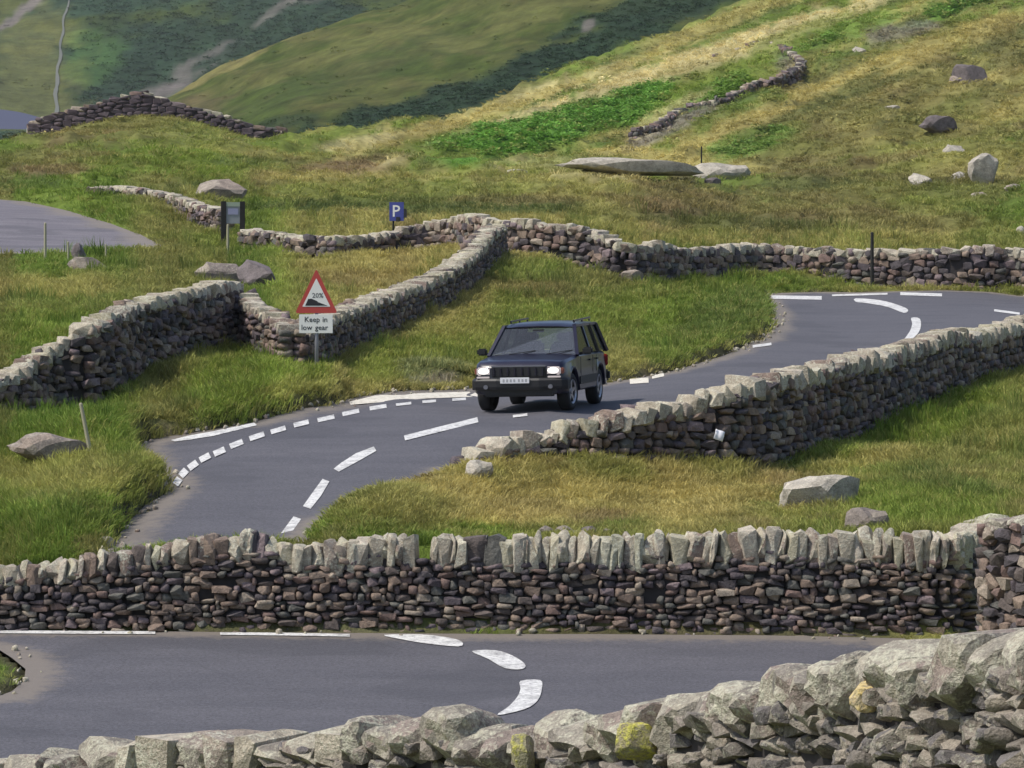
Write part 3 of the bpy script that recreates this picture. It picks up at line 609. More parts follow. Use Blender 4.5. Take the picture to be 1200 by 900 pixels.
def wall(name, label, pts, thick=.58, top=.42, cope_h=.36, cope_w=(.12, .3), body=(.14, .38), course=.135, seed=1, named=300, cope_kinds=('cope',), body_kind='stone', special=(), facing=None, gap=None,
         back=True, cope_lean=.12, rough=1.0, allparts=True, cope_depth=1.1, cope_var=.2, cope_k=None):
    """pts: (u, D or None, v_foot or None, v_top)"""
    rr = random.Random(seed); C = []
    for u, D, vf, vt in pts:
        if D is None: D = hit(u, vf, 51.3)
        x, y = at(u, D); zg = gz(x, y)
        zf = min(zg, zat(vf, D)) if vf is not None else zg
        ch = cope_h if not callable(cope_h) else cope_h(u)
        C.append((x, y, zf-.12, max(zat(vt, D), zg+(.55*course*6 if D > 285 and u < 400 else .35)), ch))
    P = catmull(C, 10); seg = np.linalg.norm(np.diff(P[:, :2], axis=0), axis=1); S = np.r_[0, np.cumsum(seg)]; Ltot = S[-1]
    def ev(s):
        q = [np.interp(s, S, P[:, k]) for k in range(5)]; e = .15
        tx = np.interp(min(s+e, Ltot), S, P[:, 0])-np.interp(max(s-e, 0), S, P[:, 0]); ty = np.interp(min(s+e, Ltot), S, P[:, 1])-np.interp(max(s-e, 0), S, P[:, 1])
        l = math.hypot(tx, ty)+1e-9; return q, (tx/l, ty/l)
    root = empty(name, (P[0, 0], P[0, 1], P[0, 2]), label, 'stone wall'); rl = root.location
    # packing in the middle of the wall
    bm = bmesh.new(); ring = []; ns = max(4, int(Ltot/.5)); 
    for i in range(ns+1):
        s = Ltot*i/ns; (x, y, zf, zt, ch), (tx, ty) = ev(s); zc = max(zt-ch*.75, zf+.1); r = []
        for sg, z, h in ((-1, zf-.25, thick/2-.09), (-1, zc, top/2-.07), (1, zc, top/2-.07), (1, zf-.25, thick/2-.09)):
            r.append(bm.verts.new((x-ty*sg*h-rl.x, y+tx*sg*h-rl.y, z-rl.z)))
        ring.append(r)
    for a, b in zip(ring, ring[1:]):
        for k in range(3): bm.faces.new((a[k], a[k+1], b[k+1], b[k]))
    bm.faces.new(ring[0]); bm.faces.new(ring[-1][::-1]); bmesh.ops.recalc_face_normals(bm, faces=bm.faces)
    core = bmobj('rubble_core', bm, M['core'], root)
    stones = []; copes = []; rest = []
    def mk(x, y, z, ang, sx, sy, sz, tilt=.08, lean=0):
        return Matrix.Translation((x-rl.x, y-rl.y, z-rl.z)) @ Euler((rr.gauss(0, tilt), rr.gauss(0, tilt)+lean, ang+rr.gauss(0, tilt)), 'XYZ').to_matrix().to_4x4() @ Matrix.Diagonal((sx, sy, sz, 1))
    mid = P[len(P)//2]
    for side in (-1, 1):
        # which side looks at the camera
        (x, y, *_), (tx, ty) = ev(Ltot/2); nx, ny = -ty*side, tx*side
        near = (nx*(0-x)+ny*(0-y)) > 0 if facing is None else (side == facing)
        if not near and not back: continue
        k = 0; hmax = float((P[:, 3]-P[:, 2]).max()); mul = 1.0 if near else 1.7; z0 = 0
        while z0 < hmax:
            hc = course*mul*rr.uniform(.75, 1.3); s = -rr.uniform(0, .2)
            while s < Ltot:
                Ls = rr.uniform(*body)*mul*(1 if rr.random() > .12 else .5); sc = min(max(s+Ls/2, 0), Ltot); s += Ls*.97
                (x, y, zf, zt, ch), (tx, ty) = ev(sc); H = zt-ch*.8-zf
                if z0 > H-.02: continue
                if rr.random() < .025*rough: continue
                fr = min(1, z0/max(H, .2)); off = (thick/2*(1-fr)+top/2*fr)-.10+rr.gauss(0, .022*rough)
                dep = .26*rr.uniform(.8, 1.2); sz = hc*rr.uniform(.85, 1.28)
                kind = body_kind if not callable(body_kind) else body_kind(sc, z0, rr)
                me = rr.choice(TPL[kind]); mx = mk(x-ty*side*off, y+tx*side*off, zf+z0+hc/2+.02+rr.gauss(0, .018), math.atan2(ty, tx), Ls*1.06, dep, sz, .10*rough)
                (stones if near else rest).append((me, mx, (x, y, zf+z0), Ls*sz/y/y))
            z0 += hc*.93
    s = 0; gaps = gap or []
    while s < Ltot:
        wq = rr.uniform(*cope_w)*(1 if rr.random() > .2 else 1.4); sc = min(s+wq/2, Ltot); s += wq*(.93 if cope_k is None else .74)
        (x, y, zf, zt, ch), (tx, ty) = ev(sc); u = 600+F*x/y
        if any(a < u < b for a, b in gaps): continue
        kinds = cope_kinds if not callable(cope_kinds) else cope_kinds(u, rr)
        kd = rr.choice(kinds); hh = ch*rr.uniform(1-cope_var, 1+cope_var)
        for a, b, kk in special:
            if a < u < b: kd = kk; hh = ch*1.15
        me = rr.choice(TPL[kd]); mx = mk(x, y, zt-ch+hh/2-.02, math.atan2(ty, tx), wq*1.12, top*cope_depth*rr.uniform(.85, 1.15), hh*1.12, .05, rr.gauss(cope_lean, .05))
        copes.append((me, mx, (x, y, zt), wq*hh/y/y))
    # end faces
    for s_, sg in ((0, -1), (Ltot, 1)):
        (x, y, zf, zt, ch), (tx, ty) = ev(s_); z0 = 0
        while z0 < zt-ch*.8-zf:
            for k in (-1, 1):
                me = rr.choice(TPL['stone']); w2 = thick/2*rr.uniform(.85, 1.1)
                mx = mk(x-ty*k*thick*.23+tx*sg*.02, y+tx*k*thick*.23+ty*sg*.02, zf+z0+course/2, math.atan2(ty, tx)+math.pi/2, w2, .24, course*1.15)
                rest.append((me, mx, (x, y, zf+z0), 0))
            z0 += course
    for nm, lst in (('stone', stones), ('coping_stone', copes)):
        lst.sort(key=lambda q: (not inframe(q[2]), -q[3]))
        take = lst[:named]
        for q in take: place(nm, q[0], q[1], root)
        rest += lst[named:]; N_ALL[0] += len(take)
    by = {}
    for q in rest: by.setdefault(q[0].materials[0].name, []).append((q[0], q[1]))
    for k, it in by.items(): joined('wall_stones', it, root)
    return root, P
WA = [(-150,28.5,905),(0,27.5,893),(60,27,881),(150,26.5,866),(240,26,857),(330,25.5,855),(400,25,852),(445,24.7,843),(520,24.2,840),(560,24,834),(590,23.8,848),(640,23.5,846),(700,23,836),(780,22.3,825),(860,21.5,800),(930,20.7,789),(1000,20,772),(1060,19.3,758),(1130,18.6,752),(1200,18,746),(1350,16.5,735)]
wall('dry_stone_wall', 'near weathered stone wall with big lichened boulders along the bottom of the view', [(u, D, None, v) for u, D, v in WA], thick=.66, top=.50, cope_h=lambda u: float(np.interp(u, [0, 430, 600, 900, 1200], [.26, .28, .33, .33, .34])),
     cope_w=(.16, .38), body=(.11, .30), course=.105, seed=3, cope_kinds=lambda u, r: ('big',) if u > 430 else ('big', 'big', 'cope'), body_kind='face', rough=1.5, cope_lean=.06, cope_depth=1.3, cope_var=.17)
def edge_grit():
    its = []; rr = random.Random(77); root = road2
    for poly, lo, hi, n in ((P_ROAD2, 51.4, 118, 620), (P_ROAD1, 38, 50, 160)):
        E_ = list(zip(poly, poly[1:]+poly[:1]))
        for _ in range(n):
            a, b = rr.choice(E_); t = rr.random(); x = a[0]+(b[0]-a[0])*t+rr.gauss(0, .16); y = a[1]+(b[1]-a[1])*t+rr.gauss(0, .16)
            if not lo < y < hi: continue
            s_ = rr.choice((.03, .04, .05, .08, .11)); z = float(base_z(np.array([x]), np.array([y]))[0])+s_*.2
            its.append((rr.choice(TPL['cope'][:6]), Matrix.Translation((x, y, z)) @ Euler((rr.random()*3, rr.random()*3, rr.random()*6)).to_matrix().to_4x4() @ Matrix.Diagonal((s_, s_*.8, s_*.6, 1))))
    o = joined('gravel', its, None); tag(o, 'loose stones and grit along the tarmac edges')
edge_grit()
near_wall = [o for o in bpy.data.objects if o.get('label', '').startswith('near weathered')][0]
for i, (u, v, w_, h_, k) in enumerate([(748,868,50,42,'yellow'),(612,884,26,40,'yellow'),(1020,818,44,34,'ochre')]):
    D = float(np.interp(u, [q[0] for q in WA], [q[1] for q in WA]))-.60; s_ = D/F; x, y = at(u, D)
    o = bpy.data.objects.new('stone', TPL[k][i]); COL.objects.link(o); o.parent = near_wall; o.location = Vector((x, y, zat(v, D)))-near_wall.location; o.scale = (w_*s_*1.1, .2, h_*s_*1.15)
    o['label'] = 'block stained with bright yellow lichen' if k == 'yellow' else 'block stained with ochre lichen'
wbt = [(-420,672),(-150,664),(0,660),(60,656),(110,648),(150,643),(210,633),(270,625),(310,624),(340,634),(400,633),(440,624),(490,628),(540,626),(590,628),(640,627),(720,627),(800,624),(860,620),(900,617),(950,623),(1010,621),(1060,626),(1108,622)]
wall('dry_stone_wall', 'long dark stone wall with upright pale coping slabs behind the near hairpin', [(u, 50.3, 743 if u < 500 else 747, v) for u, v in wbt]+[(1135, 50.9, 748, 617), (1166, 52.1, 746, 604)], thick=.60, top=.44,
     cope_h=lambda u: float(np.interp(u, [0, 300, 500, 700, 1100], [.32, .39, .45, .47, .50])), cope_w=(.09, .25), body=(.09, .28), course=.09, seed=5, gap=[(488, 503)],
     cope_kinds=lambda u, r: ('green', 'cope', 'bigb') if (170 < u < 215 or 700 < u < 760 or u > 1110) else (('darkcope',) if 545 < u < 592 else (('cope', 'bigb', 'cope', 'bigb') if u > 340 else ('cope', 'bigb', 'darkcope', 'bigb'))), cope_lean=.04, cope_depth=1.15, cope_var=.10, cope_k='slab')
wall('dry_stone_wall', 'stub of taller stone wall closing the right end of the long coped wall', [(1170, 48.7, None, 604), (1200, 48.2, None, 600), (1280, 47, None, 590), (1420, 45, None, 575)], thick=.62, top=.48, cope_h=.26, cope_w=(.3, .6), body=(.14, .36), course=.15, seed=6, cope_kinds=('big',), rough=1.3)
wc = WC; _old = [(548,555,528),(575,553,522),(600,552,512),(650,553,497),(700,554,487),(750,556,476),(800,559,465),(850,561,451),(900,556,438),(950,541,428),(1000,524,417),(1035,508,410),(1060,494,402),(1100,477,388),(1145,458,387),(1200,441,371),(1290,415,352),(1400,392,335)]
wall('dry_stone_wall', 'stone wall climbing to the right along the near side of the road bend', [(u, None, f, t) for u, f, t in wc], thick=.64, top=.50, cope_h=.33, cope_w=(.12, .34), body=(.13, .36), course=.14, seed=8, cope_lean=.15, cope_depth=1.2)
wd = [(-380,505,462),(-130,498,452),(0,489,437),(30,485,422),(60,482,404),(100,476,380),(130,459,364),(160,437,352),(200,422,342),(240,413,333),(268,407,330),(285,408,340),(300,414,354),(320,424,364),(342,436,380)]
wall('dry_stone_wall', 'humped stone wall rising from the left edge to a peak beside the warning sign', [(u, None, f, t) for u, f, t in wd], thick=.66, top=.46, cope_h=.26, cope_w=(.14, .36), body=(.13, .38), course=.14, seed=9, rough=1.5, cope_lean=.1)
we = [(346,434,386),(372,424,372),(400,411,361),(450,390,343),(500,370,325),(530,353,308),(552,338,291),(566,324,273),(582,311,263)]
wall('dry_stone_wall', 'narrow stone wall running uphill away from the warning sign to the far wall', [(u, None, f, t) for u, f, t in we], thick=.70, top=.60, cope_h=.24, cope_w=(.14, .32), body=(.15, .38), course=.14, seed=10, cope_lean=.1, cope_depth=1.1)
wf = [(385,300,277),(430,297,276),(480,293,264),(530,290,254),(560,296,252),(590,300,258),(620,304,256),(650,309,260),(700,321,268),(725,328,280),(745,331,287),(770,333,284),(800,334,291),(850,333,287),(900,332,286),(1000,333,291),(1100,336,289),(1150,339,288),(1200,342,292),(1300,344,296),(1420,342,303)]
wall('dry_stone_wall', 'long far stone wall crossing behind the upper road bend', [(u, None, f, t) for u, f, t in wf], thick=.7, top=.5, cope_h=.32, cope_w=(.2, .48), body=(.2, .5), course=.2, seed=12, back=False, rough=1.4)
wg = [(106,244,229),(130,246,229),(160,250,231),(200,259,237),(235,266,238),(264,272,246)]
wall('dry_stone_wall', 'low ruined stone wall behind the car park at far left', [(u, None, f, t) for u, f, t in wg], thick=.7, top=.55, cope_h=.22, cope_w=(.2, .5), body=(.22, .5), course=.2, seed=13, back=False, rough=2)
wg2 = [(290,282,266),(320,290,272),(350,296,275),(392,300,278)]
wall('dry_stone_wall', 'tumbled stretch of stone wall between the notice board and the blue sign', [(u, None, f, t) for u, f, t in wg2], thick=.7, top=.55, cope_h=.25, cope_w=(.25, .5), body=(.22, .5), course=.2, seed=14, back=False, rough=2.5)
wh = [(34,152),(60,134),(85,127),(112,121),(135,114),(160,107),(180,109),(200,118),(225,131),(250,147),(275,155),(300,161),(330,169)]
wall('dry_stone_wall', 'far purple-brown stone wall along the crest of the grassy knoll', [(u, 291, None, v) for u, v in wh], thick=.8, top=.6, cope_h=.35, cope_w=(.5, 1.1), body=(.6, 1.2), course=.36, seed=15, named=60, back=False, cope_kinds=('darkcope', 'darkcope', 'cope'), body_kind='farstone', rough=1)
wi = [(742,160,152),(770,155,144),(800,143,132),(830,130,120),(860,118,108),(885,106,96),(910,101,90),(934,90,78),(936,80,68),(918,70,60),(890,63,55),(860,66,60),(835,70,66)]
wall('dry_stone_wall', 'ruined curving stone wall round the bright green patch on the sunlit slope', [(u, None, f, t) for u, f, t in wi], thick=.9, top=.7, cope_h=.3, cope_w=(.4, .9), body=(.5, 1.1), course=.35, seed=16, named=40, back=False, rough=3.5, cope_var=.5, cope_kinds=('darkcope', 'cope', 'stone'), gap=[(800, 806), (846, 855), (866, 872)])

# ------------------------------------------------------------------ boulders
B_T = [rounded(400+i, 'boulder', .24, 3, 2.4, 1.5, 9, .88, .28) for i in range(10)]
BT = {k: with_mat(B_T, k) for k in ('boulder', 'boulder_dark', 'pale')}
BI = [0]
def boulder(u, vf, wpx, hpx, label, m='boulder', D=None, depth=.8, rot=0, sink=.25, tilt=0, name='boulder', t=None, cat='boulder', group=None):
    """wpx, hpx: size in photo pixels of what stands above the ground"""
    BI[0] += 1
    if D is None: D = hit(u, vf, 51.3)
    x, y = at(u, D); s = D/F; w_, h_ = wpx*s*1.08, hpx*s*(1+sink)*1.1
    base = min(gz(x, y), zat(vf, D)+.15*hpx*s); me = BT[m][t if t is not None else BI[0] % 10]
    o = bpy.data.objects.new(name, me); COL.objects.link(o)
    o.location = (x, y, base+h_/2-hpx*s*sink); o.rotation_euler = (0, tilt, rot); o.scale = (w_, w_*depth, h_)
    return tag(o, label, cat, group)
boulder(62, 517, 96, 32, 'grey-brown boulder half sunk in grass under the left wall', D=60.5, depth=.6, rot=.2, tilt=.15)
boulder(965, 604, 100, 38, 'large pale brown boulder beside the mound of dry grass at right', 'pale', depth=.7, rot=.3, tilt=-.12, t=4)
boulder(1014, 624, 56, 27, 'smaller grey boulder behind the coping just right of the large pale boulder', D=52.2, depth=.6)
boulder(1045, 572, 74, 11, 'flat pale slab lying in the grass above the large boulders', 'pale', depth=.5, tilt=-.1, name='flat_stone')
boulder(1186, 612, 46, 26, 'round brown boulder on top of the right-hand wall stub', 'boulder', D=48.2, sink=.1)
boulder(304, 341, 52, 34, 'dark boulder poking up behind the peak of the humped wall', 'boulder_dark', sink=.15)
boulder(256, 331, 50, 26, 'pale brown rubble heap stone behind the peak of the humped wall', 'boulder', depth=.6)
boulder(108, 313, 52, 20, 'leaning grey stone slab in the field below the car park', 'boulder', depth=.5, tilt=.35, name='leaning_stone')
boulder(92, 305, 16, 24, 'dark upright stone at the top end of the leaning slab', 'boulder_dark')
boulder(255, 242, 66, 30, 'rounded brown boulder behind the low ruined wall and notice board', 'boulder', depth=.7)
boulder(735, 212, 155, 22, 'long flat rock outcrop with a black shadowed underside', 'pale', depth=.4, tilt=.04, sink=-.12, name='rock_outcrop', cat='rock outcrop')
boulder(760, 219, 104, 13, 'added dark rock standing in for the shadow under the long flat outcrop', 'boulder_dark', depth=.5, name='rock_outcrop', cat='rock outcrop')  # dark rock added to stand in for the shadow beneath the slab
boulder(842, 210, 76, 22, 'smaller pale outcrop right of the long flat outcrop', 'pale', depth=.5, name='rock_outcrop', cat='rock outcrop')
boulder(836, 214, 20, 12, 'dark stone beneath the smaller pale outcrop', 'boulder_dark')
boulder(1153, 218, 34, 32, 'tall squared pale boulder standing on the right hillside', 'pale', tilt=.08, sink=.1)
boulder(1080, 222, 30, 15, 'low whitish boulder left of the tall squared boulder', 'pale')
boulder(1117, 192, 24, 18, 'rounded pale boulder up-slope left of the tall squared boulder', 'pale')
boulder(1125, 208, 22, 12, 'small pale stone touching the left side of the tall squared boulder', 'pale')
boulder(1190, 224, 26, 12, 'low grey boulder at the right edge of the hillside', 'boulder')
boulder(1147, 233, 24, 11, 'half-buried grey stone below the tall squared boulder', 'boulder')
boulder(1099, 151, 40, 18, 'dark brown rock halfway up the right hillside', 'boulder_dark')
boulder(1136, 98, 38, 26, 'dark purple-brown crag near the top of the right hillside', 'boulder_dark')
boulder(1121, 99, 20, 10, 'greenish rock at the foot of the dark crag', 'boulder')
boulder(1047, 120, 20, 9, 'small pale rock left of the dark crag', 'pale')
boulder(981, 97, 18, 8, 'small brown rock on the straw-coloured slope', 'boulder')
boulder(1008, 66, 18, 9, 'small pale rock high on the sunlit slope', 'pale')
boulder(1193, 163, 18, 9, 'pale rock at the right edge beneath the dry slope', 'pale')
boulder(916, 246, 12, 6, 'tiny pale stone on the grass above the far wall', 'pale')
boulder(1197, 270, 12, 11, 'small white stone on the grass at the right edge', 'pale')
boulder(1148, 200, 0.1*60, 5, 'little grey stone on top of the slope behind the squared boulder', 'boulder', D=195)
boulder(605, 206, 26, 6, 'low pale stone showing in the grass left of the long outcrop', 'pale')
boulder(182, 576, 26, 18, 'pale broken rock at the tip of the lay-by verge', 'pale', depth=.7)
boulder(170, 586, 16, 9, 'small brown stone beside the pale broken rock on the verge', 'boulder')
boulder(126, 634, 18, 13, 'small pale stone at the road edge above the long wall', 'pale', D=52.2)
boulder(12, 812, 40, 28, 'brown rock on the inside of the near hairpin', 'boulder')
boulder(30, 800, 20, 12, 'small brown rock beside the tarmac inside the near hairpin', 'boulder_dark')
boulder(2, 790, 26, 20, 'grassy pale stone at the left edge inside the near hairpin', 'pale')
for i, (u, v, a, b, m_, lb) in enumerate([(640,620,18,12,'boulder','brown stone at the left end of the stones behind the long wall'),(662,616,22,12,'boulder','flattish brown stone second from the left behind the long wall'),(690,612,24,13,'boulder_dark','dark stone in the dry grass behind the long wall'),(712,616,18,11,'boulder','brown stone at the right end of the stones behind the long wall'),(676,622,20,8,'pale','whitish stone among the brown stones behind the long wall')]):
    boulder(u, v+3, a, b, lb, m_, D=52.4)
boulder(561, 561, 36, 21, 'squared pinkish block at the near end of the roadside wall', 'pale', D=57.6, depth=.8, t=3)
boulder(742, 322, 26, 14, 'pale fallen stone in the grass below the far wall', 'boulder', D=115)
for u, v, a, b, lb in ((870,290,30,10,'pale heap on top of the far wall left of the marker post'),(1086,292,34,12,'pale hump on top of the far wall right of the marker post')):
    boulder(u, v, a, b, lb, 'pale', D=hit(u, 332)+.2, sink=.1)

# ------------------------------------------------------------------ posts and signs
def box(bm, c, s, rz=0, bev=0):
    r = bmesh.ops.create_cube(bm, size=1, matrix=Matrix.Translation(c) @ Matrix.Rotation(rz, 4, 'Z') @ Matrix.Diagonal((*s, 1)))
    if bev: bmesh.ops.bevel(bm, geom=list({e for v in r['verts'] for e in v.link_edges}), offset=bev, segments=2, affect='EDGES')
def cyl(bm, a, b, r0, r1=None, n=12):
    a = Vector(a); b = Vector(b); d = b-a
    bmesh.ops.create_cone(bm, cap_ends=True, segments=n, radius1=r0, radius2=r0 if r1 is None else r1, depth=d.length, matrix=Matrix.Translation((a+b)/2) @ d.to_track_quat('Z', 'Y').to_matrix().to_4x4())
def prism(name, pts, y0, y1, m, parent):
    bm = bmesh.new(); a = [bm.verts.new((x, y0, z)) for x, z in pts]; b = [bm.verts.new((x, y1, z)) for x, z in pts]; n = len(pts)
    bm.faces.new(a); bm.faces.new(b[::-1])
    for i in range(n): bm.faces.new((a[i], b[i], b[(i+1) % n], a[(i+1) % n]))
    bmesh.ops.recalc_face_normals(bm, faces=bm.faces); return bmobj(name, bm, m, parent)
def text(name, body, size, loc, m, parent, bold=.0, sx=1):
    cu = bpy.data.curves.new(name, 'FONT'); cu.body = body; cu.size = size; cu.align_x = 'CENTER'; cu.align_y = 'CENTER'; cu.extrude = .0015; cu.offset = bold; cu.resolution_u = 2
    o = bpy.data.objects.new('tmp', cu); COL.objects.link(o); bpy.context.view_layer.update()
    me = bpy.data.meshes.new_from_object(o.evaluated_get(bpy.context.evaluated_depsgraph_get())); bpy.data.objects.remove(o)
    t = link(name, me, m, parent); t.location = loc; t.rotation_euler = (R(90), 0, 0); t.scale = (sx, 1, 1); return t
M['red'] = mat('sign red', (.42, .05, .04), .5); M['white'] = mat('sign white', (.72, .72, .68), .5); M['black'] = mat('sign black', (.015, .015, .018), .5)
M['steel'] = mat('galvanised grey post', (.28, .28, .31), .5, .4); M['blue'] = mat('sign blue', (.045, .06, .26), .5); M['tar'] = mat('tarred timber', (.018, .018, .016), .9); M['wood'] = mat('weathered pale timber', (.34, .32, .22), .9)
D = hit(371, 446, 51.3); x, y = at(371, D); s = D/F
ts = empty('warning_sign', (x, y, gz(x, y)-.05), 'red-bordered triangular steep hill warning sign with white plate on a grey post', 'road sign', rz=R(-3)); zb = ts.location.z
pz = lambda v: zat(v, D)-zb
bm = bmesh.new(); cyl(bm, (0, 0, -.3), (0, 0, pz(330)), .038, n=14); bmobj('post', bm, M['steel'], ts, True)
def tri(hw, z0, z1, r):
    c = [(-hw, z0), (hw, z0), (0, z1)]; out = []
    for i in range(3):
        p = Vector(c[i]); a = (Vector(c[i-1])-p).normalized(); b = (Vector(c[(i+1) % 3])-p).normalized()
        for k in range(5):
            t = k/4; q = p+a*r*(1-t)**2+b*r*t**2; out.append((q.x, q.y))
    return out
prism('red_border', tri(.43, pz(367), pz(315), .06), -.050, -.044, M['red'], ts)
prism('backing_plate', tri(.425, pz(366.7), pz(315.6), .06), -.043, -.030, M['steel'], ts)
tw = prism('white_field', tri(.285, pz(359.5), pz(326), .02), -.0545, -.0508, M['white'], ts)
prism('hill_symbol', [(-.225, pz(358.2)), (.225, pz(358.2)), (-.16, pz(350))], -.0585, -.0552, M['black'], ts)
prism('hill_symbol', [(-.19, pz(354.5)), (-.155, pz(350.5)), (-.10, pz(350)), (.02, pz(353)), (.05, pz(355.8)), (.05, pz(357.5)), (-.19, pz(357.5))], -.0600, -.0587, M['black'], ts)
text('lettering', '20%', .135, (0.03, -.0562, pz(346.5)), mat('sign grey print', (.12, .12, .12), .6), ts, .002)
bm = bmesh.new(); box(bm, (-.008, -.047, (pz(368.5)+pz(390.5))/2), (.68, .012, pz(368.5)-pz(390.5)), bev=.004); pl = bmobj('text_plate', bm, M['white'], ts)
zc = (pz(368.5)+pz(390.5))/2
for w_, x_, z_ in (('Keep', -.075, .083), ('in', .185, .083), ('low', -.185, -.078), ('gear', .115, -.078)): text('lettering', w_, .15, (x_-.01, -.0555, zc+z_), M['black'], pl, .001)
for v_ in (347, 378):
    bm = bmesh.new(); box(bm, (0, -.004, pz(v_)), (.11, .08, .03)); bmobj('clamp', bm, M['steel'], ts)
# parking sign far off
D = 127; x, y = at(465, D); ps = empty('parking_sign', (x, y, gz(x, y)-.1), 'small square blue parking sign on a thin post behind the far wall', 'road sign', rz=R(-6)); zb = ps.location.z
bm = bmesh.new(); cyl(bm, (-.12, 0, -.2), (-.12, 0, zat(238, D)-zb), .035); bmobj('post', bm, M['tar'], ps, True)
bm = bmesh.new(); box(bm, (0, -.05, (zat(237, D)+zat(259, D))/2-zb), (.50, .02, 22*D/F), bev=.004); bmobj('sign_plate', bm, M['blue'], ps)
text('lettering', 'P', .56, (-.02, -.062, (zat(237, D)+zat(259, D))/2-zb), M['white'], ps, .006)
bm = bmesh.new(); box(bm, (.26, .0, zat(250, D)-zb), (.16, .12, .3), bev=.01); box(bm, (.05, -.07, zat(257, D)-zb), (.14, .03, .16), bev=.01); bmobj('dark_fitting', bm, M['black'], ps)
# notice board
D = hit(262, 281); x, y = at(273, D); nb = empty('notice_board', (x, y, gz(x, y)-.1), 'notice board with two black posts in front of the low ruined wall', 'notice board', rz=R(8)); zb = nb.location.z; s = D/F
for u, a in ((262, 278), (284, 276)):
    bm = bmesh.new(); box(bm, ((u-273)*s, 0, (zat(236, D)-zb-.3)/2), (6*s, .16, zat(236, D)-zb+.3), bev=.012); bmobj('post', bm, M['tar'], nb)
bm = bmesh.new(); box(bm, (0, -.02, zat(251, D)-zb), (17*s, .06, 22*s)); bmobj('panel', bm, mat('faded grey panel', (.24, .26, .27), .7), nb)
bm = bmesh.new(); box(bm, (0, -.055, zat(239.5, D)-zb), (17*s, .02, 5*s)); bmobj('heading_strip', bm, mat('faded green strip', (.30, .36, .27), .7), nb)
bm = bmesh.new(); box(bm, (0, -.058, zat(248, D)-zb), (12*s, .014, 7*s)); bmobj('notice', bm, mat('bluish notice', (.28, .29, .42), .7), nb)
def stake(u, vf, vt, wpx, m, label, lean=0, D=None, name='wooden_stake', cat='stake', cap=None):
    if D is None: D = hit(u, vf, 51.3)
    x, y = at(u, D); o = empty(name, (x, y, gz(x, y)-.05), label, cat); h = max(.3, zat(vt, D)-o.location.z); r = wpx*D/F/2
    bm = bmesh.new(); cyl(bm, (0, 0, -.3), (lean*h, 0, h), r*1.1, r*.85, 8); bmobj('shaft', bm, m, o)
    bm = bmesh.new(); cyl(bm, (lean*h, 0, h-.0), (lean*h*1.02, 0, h+.03), r*.9, r*.5, 8); bmobj('top_cap', bm, cap or m, o); return o
stake(1022, 332, 273, 4.5, M['tar'], 'thin dark marker post standing against the far wall', D=hit(1022, 335)-.6, name='marker_post', cat='marker post')
stake(112, 518, 474, 5, M['wood'], 'pale stake leaning left in the grass near the sunken boulder', -.26, D=60.2)
stake(267, 302, 264, 3.4, M['wood'], 'thin pale stake just below the notice board')
stake(80, 308, 284, 2.6, M['wood'], 'short pale stake left of the leaning stone slab')
stake(53, 303, 262, 3.4, M['wood'], 'tall weathered stake at the edge of the car park')
stake(124, 303, 287, 2.4, M['wood'], 'little pale stake above the leaning stone slab')
stake(33, 171, 150, 4, mat('pale painted post', (.5, .5, .45), .8), 'white post at the left end of the far knoll wall', D=300)
stake(822, 205, 172, 2.0, M['tar'], 'thin dark pole on the sunlit slope above the outcrops')
# white scrap caught in the wall
D = hit(843, 560, 51.3)-.60; x, y = at(843, D); bm = bmesh.new(); bmesh.ops.create_grid(bm, x_segments=4, y_segments=4, size=.085)
for v in bm.verts: v.co.z += .02*math.sin(v.co.x*60)+.015*math.cos(v.co.y*50)
bmesh.ops.solidify(bm, geom=bm.faces[:], thickness=.006)
o = bmobj('paper_scrap', bm, mat('white paper', (.85, .84, .88), .6), smooth=True); o.location = (x, y, zat(510, D)); o.rotation_euler = (R(80), .3, .2); tag(o, 'small crumpled white scrap caught in the face of the roadside wall', 'litter')

# ------------------------------------------------------------------ the car
def car_paint():
    m = mat('dark navy car paint', (.010, .009, .026), .32, spec=.4); b = m.node_tree.nodes['Principled BSDF']
    b.inputs['Coat Weight'].default_value = .4; b.inputs['Coat Roughness'].default_value = .06
    g = N(m, 'ShaderNodeNewGeometry'); r = ramp(m, [(.35, (.007, .006, .022)), (.7, (.014, .012, .028))]); L(m, noise(m, 5, 4, .6, g.outputs['Position']), r.inputs[0]); L(m, r.outputs[0], b.inputs['Base Color']); return m
M['paintwork'] = car_paint(); M['plastic'] = mat('black bumper plastic', (.009, .009, .011), .55); M['tyre'] = mat('tyre rubber', (.02, .02, .022), .85)
M['alloy'] = mat('silver alloy', (.45, .45, .48), .35, .8); M['cabin'] = mat('dark cabin trim', (.03, .03, .035), .8); M['lamp'] = mat('lit headlamp', (.9, .9, .85), .2, emit=(1, .95, .88), es=1.0)
M['lens'] = mat('clear lamp lens', (.40, .35, .35), .15, emit=(1, .9, .88), es=.22); M['amber'] = mat('amber lens', (.25, .09, .07), .2); M['tail'] = mat('red lens', (.3, .02, .02), .2); M['trim'] = mat('dull chrome trim', (.25, .25, .30), .3, .7)
M['plate'] = mat('number plate white', (.70, .70, .72), .4); M['plate_mark'] = mat('number plate smudge', (.36, .36, .38), .5)
